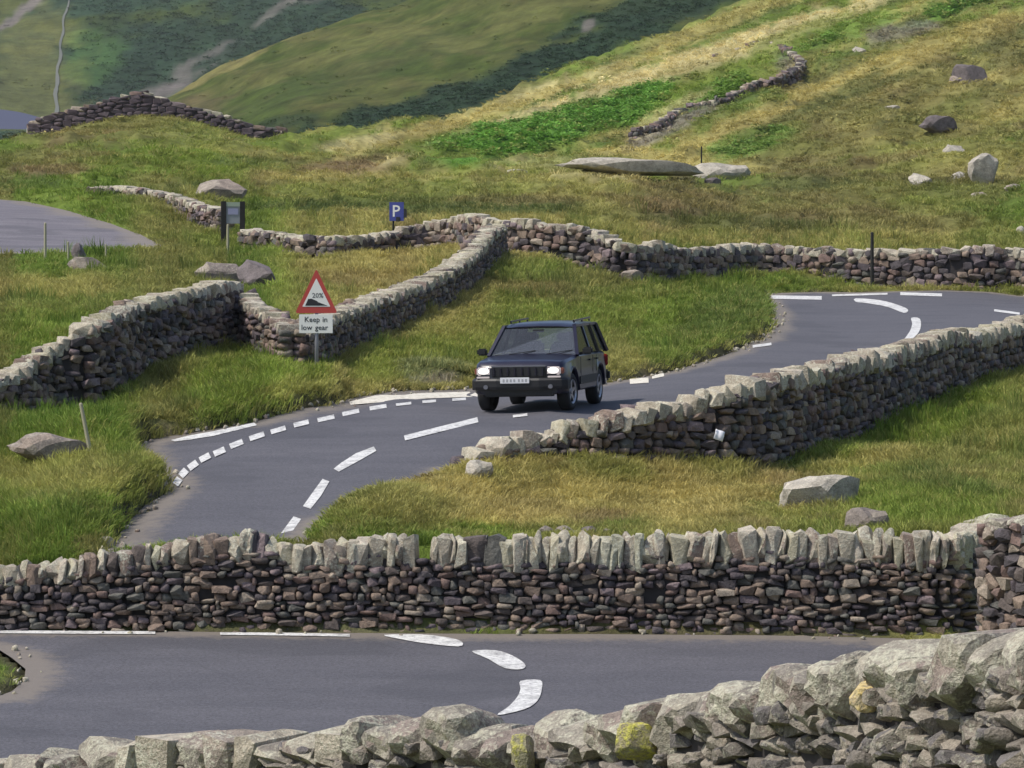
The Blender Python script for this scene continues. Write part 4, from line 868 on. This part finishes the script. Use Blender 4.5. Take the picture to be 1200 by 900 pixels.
def glass():
    m = mat('tinted glass', (.01, .012, .02), .03); nt = m.node_tree; o = nt.nodes['Material Output']; t = N(m, 'ShaderNodeBsdfTransparent'); t.inputs[0].default_value = (.50, .58, .60, 1)
    gl = N(m, 'ShaderNodeBsdfGlossy'); gl.inputs['Roughness'].default_value = .04; fr = N(m, 'ShaderNodeFresnel'); fr.inputs[0].default_value = 1.6
    ms = N(m, 'ShaderNodeMixShader'); L(m, mathn(m, 'ADD', fr.outputs[0], .12), ms.inputs[0]); L(m, t.outputs[0], ms.inputs[1]); L(m, gl.outputs[0], ms.inputs[2]); L(m, ms.outputs[0], o.inputs[0]); return m
M['glass'] = glass(); M['tint'] = mat('dark tinted side glass', (.012, .013, .016), .12)
uc_, vc_ = 619, 480.5; Dc = hit(uc_, vc_, 51.3); cx, cy = at(uc_, Dc); yaw = R(-12.5)
f2 = Vector((math.sin(-yaw), math.cos(-yaw), 0)); r2 = Vector((math.cos(yaw), math.sin(yaw), 0))
bz = lambda p: float(base_z(np.array([p.x]), np.array([p.y]))[0])
CS = Vector((1.03, .955, .965)); pf = Vector((cx, cy, 0)); q_ = []
for a_ in (-.74, .74):
    for b_ in (0, 2.69):
        p_ = pf+r2*a_*CS.x+f2*b_*CS.y; q_.append((a_*CS.x, b_*CS.y, bz(p_)))
q_ = np.array(q_); sol = np.linalg.lstsq(np.c_[q_[:, 0], q_[:, 1], np.ones(4)], q_[:, 2], rcond=None)[0]
ax = (r2+Vector((0, 0, sol[0]))).normalized(); ay = (f2+Vector((0, 0, sol[1]))).normalized(); az = ax.cross(ay).normalized(); ax = ay.cross(az); pf.z = sol[2]
car = empty('estate_car', (0, 0, 0), 'dark navy four-wheel-drive estate car with lit headlights driving down the bend', 'car')
Rm = Matrix((ax, ay, az)).transposed(); org = pf-ay*.85*CS.y-az*.004
car.matrix_world = Matrix.Translation(org) @ Rm.to_4x4() @ Matrix.Diagonal((*CS, 1))
def body_mesh():
    bm = bmesh.new(); ys = [.04, .08, .14, .22, .34, .42, .47, .54, .64, .75, .85, .95, 1.06, 1.16, 1.23, 1.28, 1.40, 1.46, 1.8, 2.3, 2.7, 3.02, 3.10, 3.15, 3.22, 3.32, 3.43, 3.54, 3.65, 3.76, 3.86, 3.93, 3.98, 4.08, 4.25, 4.36, 4.42, 4.45]
    rings = []
    for y in ys:
        zt = float(np.interp(y, [.04, .14, .25, .8, 1.40, 1.46, 3.0, 4.36, 4.45], [.86, .95, .985, 1.02, 1.06, 1.07, 1.07, 1.06, .98])); zs = zt-float(np.interp(y, [.04, .3, 1.4, 4.45], [.06, .05, .04, .05]))
        nar = float(np.interp(y, [.04, .08, .14, .22, .34, .6, 3.9, 4.3, 4.45], [.17, .11, .065, .035, .015, 0, 0, .03, .10]))
        zb = .34; side = .36
        for c in (.85, 3.54):
            d = abs(y-c)
            if d < .45: side = max(side, .36+math.sqrt(max(.45**2-d*d, 0)))
        wm, ws = .885-nar, .845-nar
        sd = min(side, .80)
        h = [(0, zb), (.60, zb), (.61, max(sd-.02, zb)), (wm-.03, sd), (wm, sd+.03), (wm, max(.66, sd+.05)), (ws+.015, max(.84, sd+.06)) if zs > .88 else (ws+.01, zs-.03), (ws, zs), (ws-.05, zt), (ws-.35, zt+.02), (0, zt+.025)]
        rings.append([bm.verts.new((x, y, z)) for x, z in h]+[bm.verts.new((-x, y, z)) for x, z in h[-2:0:-1]])
    n = len(rings[0])
    for a, b in zip(rings, rings[1:]):
        for i in range(n): bm.faces.new((a[i], a[(i+1) % n], b[(i+1) % n], b[i]))
    bm.faces.new(rings[0]); bm.faces.new(rings[-1][::-1]); bmesh.ops.recalc_face_normals(bm, faces=bm.faces); return bm
body = bmobj('body', body_mesh(), M['paintwork'], car)
for p in body.data.polygons: p.use_smooth = True
m_ = body.modifiers.new('edges', 'EDGE_SPLIT'); m_.split_angle = R(32)
# cabin frame
def beam(bm, a, b, t, tz=None):
    a = Vector(a); b = Vector(b); d = (b-a).normalized(); s_ = d.cross(Vector((0, 0, 1))); s_ = s_.normalized() if s_.length > .1 else Vector((1, 0, 0)); q = d.cross(s_); tz = tz or t
    v = [bm.verts.new(p+s_*i*t/2+q*j*tz/2) for p in (a, b) for i, j in ((-1, -1), (1, -1), (1, 1), (-1, 1))]
    for f in ((0, 1, 2, 3), (4, 7, 6, 5), (0, 4, 5, 1), (1, 5, 6, 2), (2, 6, 7, 3), (3, 7, 4, 0)): bm.faces.new([v[i] for i in f])
bx_, tx_, zb_, zt_ = .835, .665, 1.05, 1.62; yb0, yb1, yt0, yt1 = 1.40, 4.38, 2.06, 4.12
def side_pt(s, y, t):   # point on side glass plane, t 0 bottom..1 top
    return Vector((s*(bx_+(tx_-bx_)*t), y, zb_+(zt_-zb_)*t))
for s_ in (-1, 1):
    bm = bmesh.new(); beam(bm, side_pt(s_, yb0, 0), side_pt(s_, yt0, 1), .065, .05); beam(bm, side_pt(s_, yb1, 0), side_pt(s_, yt1, 1), .10, .06)
    beam(bm, side_pt(s_, 2.72, 0), side_pt(s_, 2.76, 1), .05, .05); beam(bm, side_pt(s_, 3.55, 0), side_pt(s_, 3.50, 1), .05, .06)
    beam(bm, side_pt(s_, yt0-.02, 1), side_pt(s_, yt1+.02, 1), .06, .05); bmesh.ops.recalc_face_normals(bm, faces=bm.faces); o = bmobj('window_frame', bm, M['paintwork'], car)
bm = bmesh.new(); R_ = []
for y, zc_, w_ in ((2.02, 1.615, .66), (2.12, 1.655, .655), (2.5, 1.69, .65), (3.2, 1.70, .65), (3.9, 1.685, .65), (4.10, 1.65, .65), (4.18, 1.61, .64)):
    R_.append([bm.verts.new((x*w_, y, z)) for x, z in ((-1.03, 1.60), (-.98, zc_-.03), (-.6, zc_), (0, zc_+.01), (.6, zc_), (.98, zc_-.03), (1.03, 1.60), (0, 1.59))])
for a, b in zip(R_, R_[1:]):
    for i in range(8): bm.faces.new((a[i], a[(i+1) % 8], b[(i+1) % 8], b[i]))
bm.faces.new(R_[0]); bm.faces.new(R_[-1][::-1]); bmesh.ops.recalc_face_normals(bm, faces=bm.faces); bmobj('roof', bm, M['paintwork'], car, True).modifiers.new('edges', 'EDGE_SPLIT').split_angle = R(40)
def pane(name, q, m, parent, t=.006):
    bm = bmesh.new(); f = bm.faces.new([bm.verts.new(p) for p in q]); bmesh.ops.solidify(bm, geom=[f], thickness=t); bmesh.ops.recalc_face_normals(bm, faces=bm.faces); return bmobj(name, bm, m, parent)
pane('windscreen', [(-.80, 1.43, 1.065), (.80, 1.43, 1.065), (.635, 2.05, 1.605), (-.635, 2.05, 1.605)], M['glass'], car)
pane('rear_window', [(-.74, 4.36, 1.10), (.74, 4.36, 1.10), (.61, 4.13, 1.60), (-.61, 4.13, 1.60)], M['glass'], car)
for s_ in (-1, 1):
    for a, b, c, d in ((1.52, 2.70, 2.74, 2.10), (2.75, 3.52, 3.48, 2.79), (3.59, 4.31, 4.07, 3.54)):
        pane('side_window', [side_pt(s_, a, .04), side_pt(s_, b, .04), side_pt(s_, c, .95), side_pt(s_, d, .95)], M['tint'], car)
bm = bmesh.new(); box(bm, (0, 1.62, 1.02), (1.5, .5, .12), bev=.03); bmobj('dashboard', bm, M['cabin'], car)
for x_ in (-.38, .38):
    for y_ in (2.45, 3.25):
        bm = bmesh.new(); box(bm, (x_, y_, 1.05), (.46, .14, .5), bev=.05); st = bmobj('seat', bm, M['cabin'], car)
        bm = bmesh.new(); box(bm, (x_, y_+.02, 1.39), (.26, .09, .17), bev=.035); bmobj('headrest', bm, M['cabin'], st)
bm = bmesh.new()
for k in range(16):
    a = k*math.tau/16; b_ = (k+1)*math.tau/16; cyl(bm, (.38+.17*math.cos(a), 1.95+.05*math.sin(a), 1.10+.16*math.sin(a)), (.38+.17*math.cos(b_), 1.95+.05*math.sin(b_), 1.10+.16*math.sin(b_)), .015, n=6)
bmesh.ops.remove_doubles(bm, verts=bm.verts, dist=.02); bmobj('steering_wheel', bm, M['plastic'], car)
bm = bmesh.new(); box(bm, (0, 1.98, 1.53), (.22, .03, .06), bev=.01); bmobj('rear_view_mirror', bm, M['plastic'], car)
# front end
bm = bmesh.new(); box(bm, (0, .03, .785), (1.0, .03, .19), bev=.01); gr = bmobj('grille', bm, M['plastic'], car)
for k in range(8):
    bm = bmesh.new(); box(bm, (-.455+k*.13, .008, .785), (.035, .03, .165), bev=.006); bmobj('grille_bar', bm, M['paintwork'], gr)
bm = bmesh.new(); box(bm, (0, .045, .895), (1.02, .05, .03), bev=.01); bmobj('grille_surround', bm, M['trim'], gr)
for s_ in (-1, 1):
    bm = bmesh.new(); box(bm, (s_*.645, .055, .80), (.27, .07, .165), bev=.025); hl = bmobj('headlight', bm, M['lens'], car)
    bm = bmesh.new(); bmesh.ops.create_uvsphere(bm, u_segments=20, v_segments=10, radius=1, matrix=Matrix.Translation((s_*.645, .022, .806)) @ Matrix.Diagonal((.105, .016, .062, 1))); bmobj('lit_lens', bm, M['lamp'], hl)
    bm = bmesh.new(); box(bm, (s_*.800, .16, .80), (.06, .15, .12), bev=.015); bmobj('indicator', bm, M['amber'], car)
    bm = bmesh.new(); box(bm, (s_*.66, .04, .685), (.24, .05, .035), bev=.008); bmobj('side_lamp', bm, M['lens'], car)
    bm = bmesh.new(); cyl(bm, (s_*.60, -.052, .50), (s_*.60, -.02, .50), .042, n=14); bmobj('fog_light', bm, M['trim'], car)
    bm = bmesh.new(); beam(bm, (s_*.84, 1.62, 1.07), (s_*.93, 1.60, 1.10), .05); box(bm, (s_*1.0, 1.60, 1.135), (.19, .10, .14), bev=.03); mr = bmobj('door_mirror', bm, M['plastic'], car)
    pane('mirror_glass', [(s_*.93, 1.656, 1.08), (s_*1.07, 1.656, 1.08), (s_*1.07, 1.656, 1.19), (s_*.93, 1.656, 1.19)], M['alloy'], mr)
    bm = bmesh.new(); beam(bm, (s_*.60, 2.35, 1.712), (s_*.60, 4.0, 1.74), .03)
    for y_ in (2.4, 3.2, 3.95): beam(bm, (s_*.60, y_, 1.67), (s_*.60, y_, 1.712), .03)
    bmobj('roof_rail', bm, M['paintwork'], car)
    bm = bmesh.new(); box(bm, (s_*.893, 2.2, .56), (.022, 1.72, .16), bev=.008); bmobj('side_cladding', bm, M['plastic'], car)
    for y_ in (2.52, 3.25):
        bm = bmesh.new(); box(bm, (s_*.872, y_, .93), (.03, .16, .035), bev=.008); bmobj('door_handle', bm, M['plastic'], car)
    for y_ in (1.50, 2.72, 3.10):
        bm = bmesh.new(); box(bm, (s_*.8825, y_, .80), (.008, .012, .42)); bmobj('door_gap', bm, M['plastic'], car)
    bm = bmesh.new(); box(bm, (s_*.79, 4.44, .86), (.14, .05, .24), bev=.02); bmobj('tail_light', bm, M['tail'], car)
bm = bmesh.new()
pr_ = [(-.905, .30), (-.89, .14), (-.80, .02), (-.4, -.07), (.4, -.07), (.80, .02), (.89, .14), (.905, .30)]
for z0, z1, k in ((.44, .66, 1),):
    lo = [bm.verts.new((x, y_+.015, z0)) for x, y_ in pr_]; mi = [bm.verts.new((x, y_, z0+.06)) for x, y_ in pr_]; hi = [bm.verts.new((x, y_, z1-.04)) for x, y_ in pr_]; tp = [bm.verts.new((x*.98, y_+.03, z1)) for x, y_ in pr_]
    for A_, B_ in ((lo, mi), (mi, hi), (hi, tp)):
        for i in range(7): bm.faces.new((A_[i], A_[i+1], B_[i+1], B_[i]))
    bm.faces.new(tp); bm.faces.new(lo[::-1])
    for e_ in (0, 7): bm.faces.new([q[e_] for q in (lo, mi, hi, tp)])
bmesh.ops.recalc_face_normals(bm, faces=bm.faces); bp_ = bmobj('front_bumper', bm, M['plastic'], car)
bm = bmesh.new(); box(bm, (0, .14, .37), (1.3, .22, .13), bev=.03); bmobj('lower_valance', bm, M['plastic'], car)
bm = bmesh.new(); box(bm, (0, 4.50, .55), (1.76, .16, .22), bev=.04); bmobj('rear_bumper', bm, M['plastic'], car)
bm = bmesh.new(); box(bm, (-.05, -.085, .625), (.54, .012, .115), bev=.004); npl = bmobj('number_plate', bm, M['plate'], car)
for k in range(7):
    bm = bmesh.new(); box(bm, (-.05-.205+k*.066+(.02 if k > 3 else 0), -.0925, .625), (.034, .004, .052), bev=.001); bmobj('plate_character', bm, M['plate_mark'], npl)
for x_ in (-.45, .25):
    bm = bmesh.new(); beam(bm, (x_, 1.40, 1.085), (x_+.48, 1.52, 1.155), .014); bmobj('wiper', bm, M['plastic'], car)
bm = bmesh.new(); cyl(bm, (-.6, .85, .36), (.6, .85, .36), .05); bmobj('front_axle', bm, M['plastic'], car)
bm = bmesh.new(); cyl(bm, (-.6, 3.54, .36), (.6, 3.54, .36), .06); cyl(bm, (-.09, 3.54, .34), (.09, 3.54, .34), .13); bmobj('rear_axle', bm, M['plastic'], car)
bm = bmesh.new(); box(bm, (0, .055, .905), (.12, .02, .02)); bmobj('bonnet_badge', bm, M['trim'], car)
def wheel(x_, y_):
    s_ = 1 if x_ > 0 else -1; bm = bmesh.new(); prof = [(-.11, .24), (-.115, .32), (-.095, .352), (-.05, .362), (.05, .362), (.095, .352), (.115, .32), (.11, .24)]; n = 32; rg = []
    for k in range(n):
        a = k*math.tau/n; rg.append([bm.verts.new((px, r*math.cos(a), r*math.sin(a))) for px, r in prof])
    for k in range(n):
        a, b = rg[k], rg[(k+1) % n]
        for i in range(len(prof)): bm.faces.new((a[i], a[(i+1) % 8], b[(i+1) % 8], b[i]))
    bmesh.ops.recalc_face_normals(bm, faces=bm.faces)
    wh_ = empty('wheel', (0, 0, 0)); wh_.parent = car; wh_.location = (x_, y_, .362)
    if y_ < 1: wh_.rotation_euler = (0, 0, R(-5))
    bmobj('tyre', bm, M['tyre'], wh_, True)
    bm = bmesh.new(); cyl(bm, (-s_*.06, 0, 0), (s_*.045, 0, 0), .245, n=28)
    bmobj('wheel_well', bm, M['plastic'], wh_)
    bm = bmesh.new(); n = 28; o_ = []
    for k in range(n):
        a = k*math.tau/n; o_.append([bm.verts.new((s_*px, r*math.cos(a), r*math.sin(a))) for px, r in ((.10, .250), (.112, .235), (.09, .205), (.06, .215))])
    for k in range(n):
        a, b = o_[k], o_[(k+1) % n]
        for i in range(3): bm.faces.new((a[i], a[i+1], b[i+1], b[i]))
    for k in range(5):
        a = k*math.tau/5+.3; d = Vector((0, math.cos(a), math.sin(a))); t = Vector((0, -math.sin(a), math.cos(a)))
        q = [Vector((s_*.075, 0, 0))+t*.045, Vector((s_*.075, 0, 0))-t*.045, Vector((s_*.09, 0, 0))+d*.22-t*.03, Vector((s_*.09, 0, 0))+d*.22+t*.03]
        v0 = [bm.verts.new(p) for p in q]; v1 = [bm.verts.new(p+Vector((-s_*.02, 0, 0))) for p in q]; bm.faces.new(v0); bm.faces.new(v1[::-1])
        for i in range(4): bm.faces.new((v0[i], v1[i], v1[(i+1) % 4], v0[(i+1) % 4]))
    cyl(bm, (s_*.05, 0, 0), (s_*.095, 0, 0), .055, n=14); bmesh.ops.recalc_face_normals(bm, faces=bm.faces); rm = bmobj('rim', bm, M['alloy'], wh_); rm['kind'] = 'part'
    del rm['kind']
for x_ in (-.74, .74):
    for y_ in (.85, 3.54): wheel(x_, y_)

# ------------------------------------------------------------------ grass and bracken
LIB = bpy.data.collections.new('grass_shapes'); LIBB = bpy.data.collections.new('bracken_shapes')     # not linked: only read by the scatter below
def tuft(seed, nb, spread, h, wd, bend, col, m):
    rr = random.Random(seed); vs = []; fs = []
    for i in range(nb):
        a = rr.uniform(0, math.tau); r = spread*math.sqrt(rr.random()); bx, by = r*math.cos(a), r*math.sin(a); hh = h*rr.uniform(.55, 1.1); b = bend*rr.uniform(.3, 1.2)
        oa = a+rr.gauss(0, .6); dx, dy = math.cos(oa), math.sin(oa); ta = rr.uniform(0, math.tau); tx, ty = math.cos(ta)*wd/2, math.sin(ta)*wd/2; n = len(vs)
        vs += [(bx-tx, by-ty, -.12*h), (bx+tx, by+ty, -.12*h), (bx+dx*b*hh*.35-tx*.8, by+dy*b*hh*.35-ty*.8, hh*.55), (bx+dx*b*hh*.35+tx*.8, by+dy*b*hh*.35+ty*.8, hh*.55), (bx+dx*b*hh, by+dy*b*hh, hh*(1-.25*b))]
        fs += [(n, n+1, n+3, n+2), (n+2, n+3, n+4)]
    me = bpy.data.meshes.new('tuft'); me.from_pydata(vs, [], fs); me.materials.append(m); o = bpy.data.objects.new('tuft', me); col.objects.link(o)
for i in range(5): tuft(i, 18, .13, .20, .016, .75, LIB, M['grass'])
def frond(seed, col, m):
    rr = random.Random(seed); vs = []; fs = []
    for i in range(34):
        v = Vector((rr.gauss(0, 1), rr.gauss(0, 1), abs(rr.gauss(0, .8)))).normalized()*rr.uniform(.25, .5); v.z *= .8; s_ = rr.uniform(.05, .11)
        t = Vector((rr.gauss(0, 1), rr.gauss(0, 1), rr.gauss(0, .4))).normalized()*s_; q = t.cross(Vector((rr.gauss(0, .5), rr.gauss(0, .5), 1))).normalized()*s_*.7; n = len(vs)
        vs += [tuple(v-t), tuple(v+q), tuple(v+t*1.3), tuple(v-q)]; fs.append((n, n+1, n+2, n+3))
    me = bpy.data.meshes.new('frond'); me.from_pydata(vs, [], fs); me.materials.append(m); o = bpy.data.objects.new('frond', me); col.objects.link(o)
for i in range(4): frond(50+i, LIBB, M['fern'])
def scatter(name, P, C, S, coll, label, squash=1.0):
    me = bpy.data.meshes.new(name); me.vertices.add(len(P)); me.vertices.foreach_set('co', np.asarray(P, np.float32).ravel())
    a = me.attributes.new('tcol', 'FLOAT_VECTOR', 'POINT'); a.data.foreach_set('vector', np.asarray(C, np.float32).ravel())
    a = me.attributes.new('size', 'FLOAT_VECTOR', 'POINT'); a.data.foreach_set('vector', np.asarray(S, np.float32).ravel())
    rot = np.zeros((len(P), 3), np.float32); rot[:, 2] = RNG.random(len(P))*6.283; rot[:, 0] = RNG.normal(0, .12, len(P)); a = me.attributes.new('turn', 'FLOAT_VECTOR', 'POINT'); a.data.foreach_set('vector', rot.ravel())
    o = bpy.data.objects.new(name, me); COL.objects.link(o); tag(o, label, kind='stuff')
    ng = bpy.data.node_groups.new(name, 'GeometryNodeTree'); ng.interface.new_socket('Geometry', in_out='INPUT', socket_type='NodeSocketGeometry'); ng.interface.new_socket('Geometry', in_out='OUTPUT', socket_type='NodeSocketGeometry')
    gi = ng.nodes.new('NodeGroupInput'); go = ng.nodes.new('NodeGroupOutput'); ci = ng.nodes.new('GeometryNodeCollectionInfo'); ci.inputs[0].default_value = coll; ci.inputs['Separate Children'].default_value = True; ci.inputs['Reset Children'].default_value = True
    ip = ng.nodes.new('GeometryNodeInstanceOnPoints'); ip.inputs['Pick Instance'].default_value = True
    sz = ng.nodes.new('GeometryNodeInputNamedAttribute'); sz.data_type = 'FLOAT_VECTOR'; sz.inputs[0].default_value = 'size'
    tn = ng.nodes.new('GeometryNodeInputNamedAttribute'); tn.data_type = 'FLOAT_VECTOR'; tn.inputs[0].default_value = 'turn'
    er = ng.nodes.new('FunctionNodeEulerToRotation'); k = ng.links.new
    k(gi.outputs[0], ip.inputs['Points']); k(ci.outputs[0], ip.inputs['Instance']); k(sz.outputs[0], ip.inputs['Scale']); k(tn.outputs[0], er.inputs[0]); k(er.outputs[0], ip.inputs['Rotation']); k(ip.outputs[0], go.inputs[0])
    md = o.modifiers.new('scatter', 'NODES'); md.node_group = ng; return o
def sample(n, dlo, dhi, gpow=1.0):
    """random ground points, about evenly spread over the picture between two distances"""
    n = int(n*1.25); u = RNG.uniform(-300, 1500, n*3); D = np.exp(RNG.uniform(math.log(dlo), math.log(dhi), n*3)); x = (u-600)/F*D
    z1 = base_z(x, D); z2 = base_z(x*1.01, D*1.01); dv = (z2/(D*1.01)-z1/D)*F
    wt = np.clip(dv, .35, None); wt /= np.quantile(wt, .93); keep = RNG.random(len(u)) < wt; x, D = x[keep][:n], D[keep][:n]
    return x, D
def tufts(n, dlo, dhi, hs, ws, colfun=None, keepfun=None):
    x, y = sample(n, dlo, dhi); d = road_dist(x, y); z = ground(x, y, d); ok = (d > -.05+.22*RNG.random(len(x))) & ~((y > 49.9) & (y < 50.95))
    if keepfun is not None: ok &= keepfun(x, y, z, d)
    x, y, z, d = x[ok], y[ok], z[ok], d[ok]; c = veg(x, y, z)
    c = c*RNG.uniform(1.1, 1.7, len(x))[:, None]; t = (RNG.random(len(x)) < .16)[:, None]; c = np.where(t, c*.6+STRAW*.5, c)
    if colfun is not None: c = colfun(x, y, c)
    h = hs(x, y)*RNG.uniform(.6, 1.35, len(x)); h = np.where(d < .5, h*.62, h); wv = ws(x, y)*RNG.uniform(.8, 1.25, len(x))
    return np.stack([x, y, z], 1), c, np.stack([wv, wv, h], 1)
def hs_near(x, y):
    u = 600+F*x/y; k = np.interp(y, [36, 60, 100, 140], [1.0, 1.1, 1.05, 1.25])
    mound = ((u > 350) & (y < 60) & (u < 960)); return k*np.where(mound, .7, 1.0)*(.7+.7*fbm(x/1.7, y/2.5, 2))
A = tufts(95000, 51.1, 140, hs_near, lambda x, y: np.interp(y, [50, 140], [.95, 1.7]))
B = tufts(42000, 140, 520, lambda x, y: np.interp(y, [140, 220, 300, 520], [1.15, 1.0, 1.1, 1.5]), lambda x, y: np.interp(y, [140, 300, 520], [2.0, 3.6, 5]))
def rush_spot(x, y, z, d): return (fbm(x/2.2+70, y/3.5+12, 2) > .60) & (d > .5)
Rr = tufts(14000, 51.5, 150, lambda x, y: np.interp(y, [50, 150], [1.9, 3.0]), lambda x, y: np.interp(y, [50, 150], [.75, 1.5]), colfun=lambda x, y, c: c*np.array((.62, .72, .6)), keepfun=rush_spot)
Cc = tufts(3000, 37, 49.9, lambda x, y: .7+0*x, lambda x, y: .9+0*x)
Pq, Cq, Sq = (np.concatenate(q) for q in zip(A, B, Cc, Rr)); scatter('grass', Pq, Cq, Sq, LIB, 'rough fell grass, green along the verges and straw coloured on the mounds')
def is_fern(x, y, z, d):
    c = veg(x, y, z); return (c[:, 1] > c[:, 0]*1.55) | (RNG.random(len(x)) < .03)
Fq = tufts(40000, 225, 640, lambda x, y: np.interp(y, [225, 640], [1.0, 2.0]), lambda x, y: np.interp(y, [225, 640], [1.3, 2.6]), keepfun=is_fern)
scatter('bracken', Fq[0], Fq[1]*.95, Fq[2], LIBB, 'green bracken patches on the sunlit slope')
def hill_cover(name, data, n, hs, label, thr):
    X, Y, Z, C = (q.reshape(-1, q.shape[-1]) if q.ndim == 3 else q.ravel() for q in data); U = 600+F*X/Y; V = 450-F*Z/Y
    nc_ = data[0].shape[1]
    ok = np.nonzero((np.arange(len(X)) < len(X)-nc_-2) & (U > -60) & (U < 1260) & (V > -40) & (V < 215))[0]; i = RNG.choice(ok, n); c = C[i]; i2 = i[RNG.random(n) < np.clip((thr-c[:, 0])/thr*2.2, .02, 1)]
    j = RNG.normal(0, 1, (len(i2), 2))*hs*.6; t_ = RNG.random((len(i2), 1)); w_ = RNG.random((len(i2), 1)); Q = np.stack([X, Y, Z], 1); P = Q[i2]*(1-t_)+Q[i2+nc_]*t_+(Q[i2+1]-Q[i2])*w_; s_ = hs*RNG.uniform(.5, 1.3, len(i2))
    scatter(name, P, C[i2]*RNG.uniform(.8, 1.45, len(i2))[:, None], np.stack([s_, s_, s_*.7], 1), LIBB, label)
hill_cover('bracken', mid, 36000, 2.0, 'dark bracken and heather on the olive spur', .06)
hill_cover('bracken', back, 30000, 3.6, 'bracken on the back fellside, cloud shade painted into its dark colour', .07)
for i, (u, v, a, b, m_, lb) in enumerate([(20,806,18,10,'pale','pale stone in the earth inside the near hairpin'),(6,800,16,9,'boulder','low brown stone left of the others inside the near hairpin'),(38,808,14,7,'boulder_dark','flat dark stone nearest the tarmac inside the near hairpin'),
     (188,568,22,12,'boulder','brown stone leaning on the pale broken rock at the lay-by tip'),(160,600,10,7,'pale','tiny pale stone on the kerbside below the lay-by tip')]):
    boulder(u, v, a, b, lb, m_)

# ------------------------------------------------------------------ the air of the valley
bm = bmesh.new(); box(bm, (0, 4500, (AIR_LO+430)/2), (13000, 9200, 430-AIR_LO)); m = bpy.data.materials.new('thin summer haze'); m.use_nodes = True
m.node_tree.nodes.clear(); o_ = N(m, 'ShaderNodeOutputMaterial'); v_ = N(m, 'ShaderNodeVolumePrincipled'); v_.inputs['Color'].default_value = (.86, .90, .96, 1); v_.inputs['Density'].default_value = .00006; v_.inputs['Anisotropy'].default_value = .2
L(m, v_.outputs[0], o_.inputs['Volume']); h_ = bmobj('haze', bm, m); tag(h_, 'thin bluish summer haze filling the valley', kind='stuff')
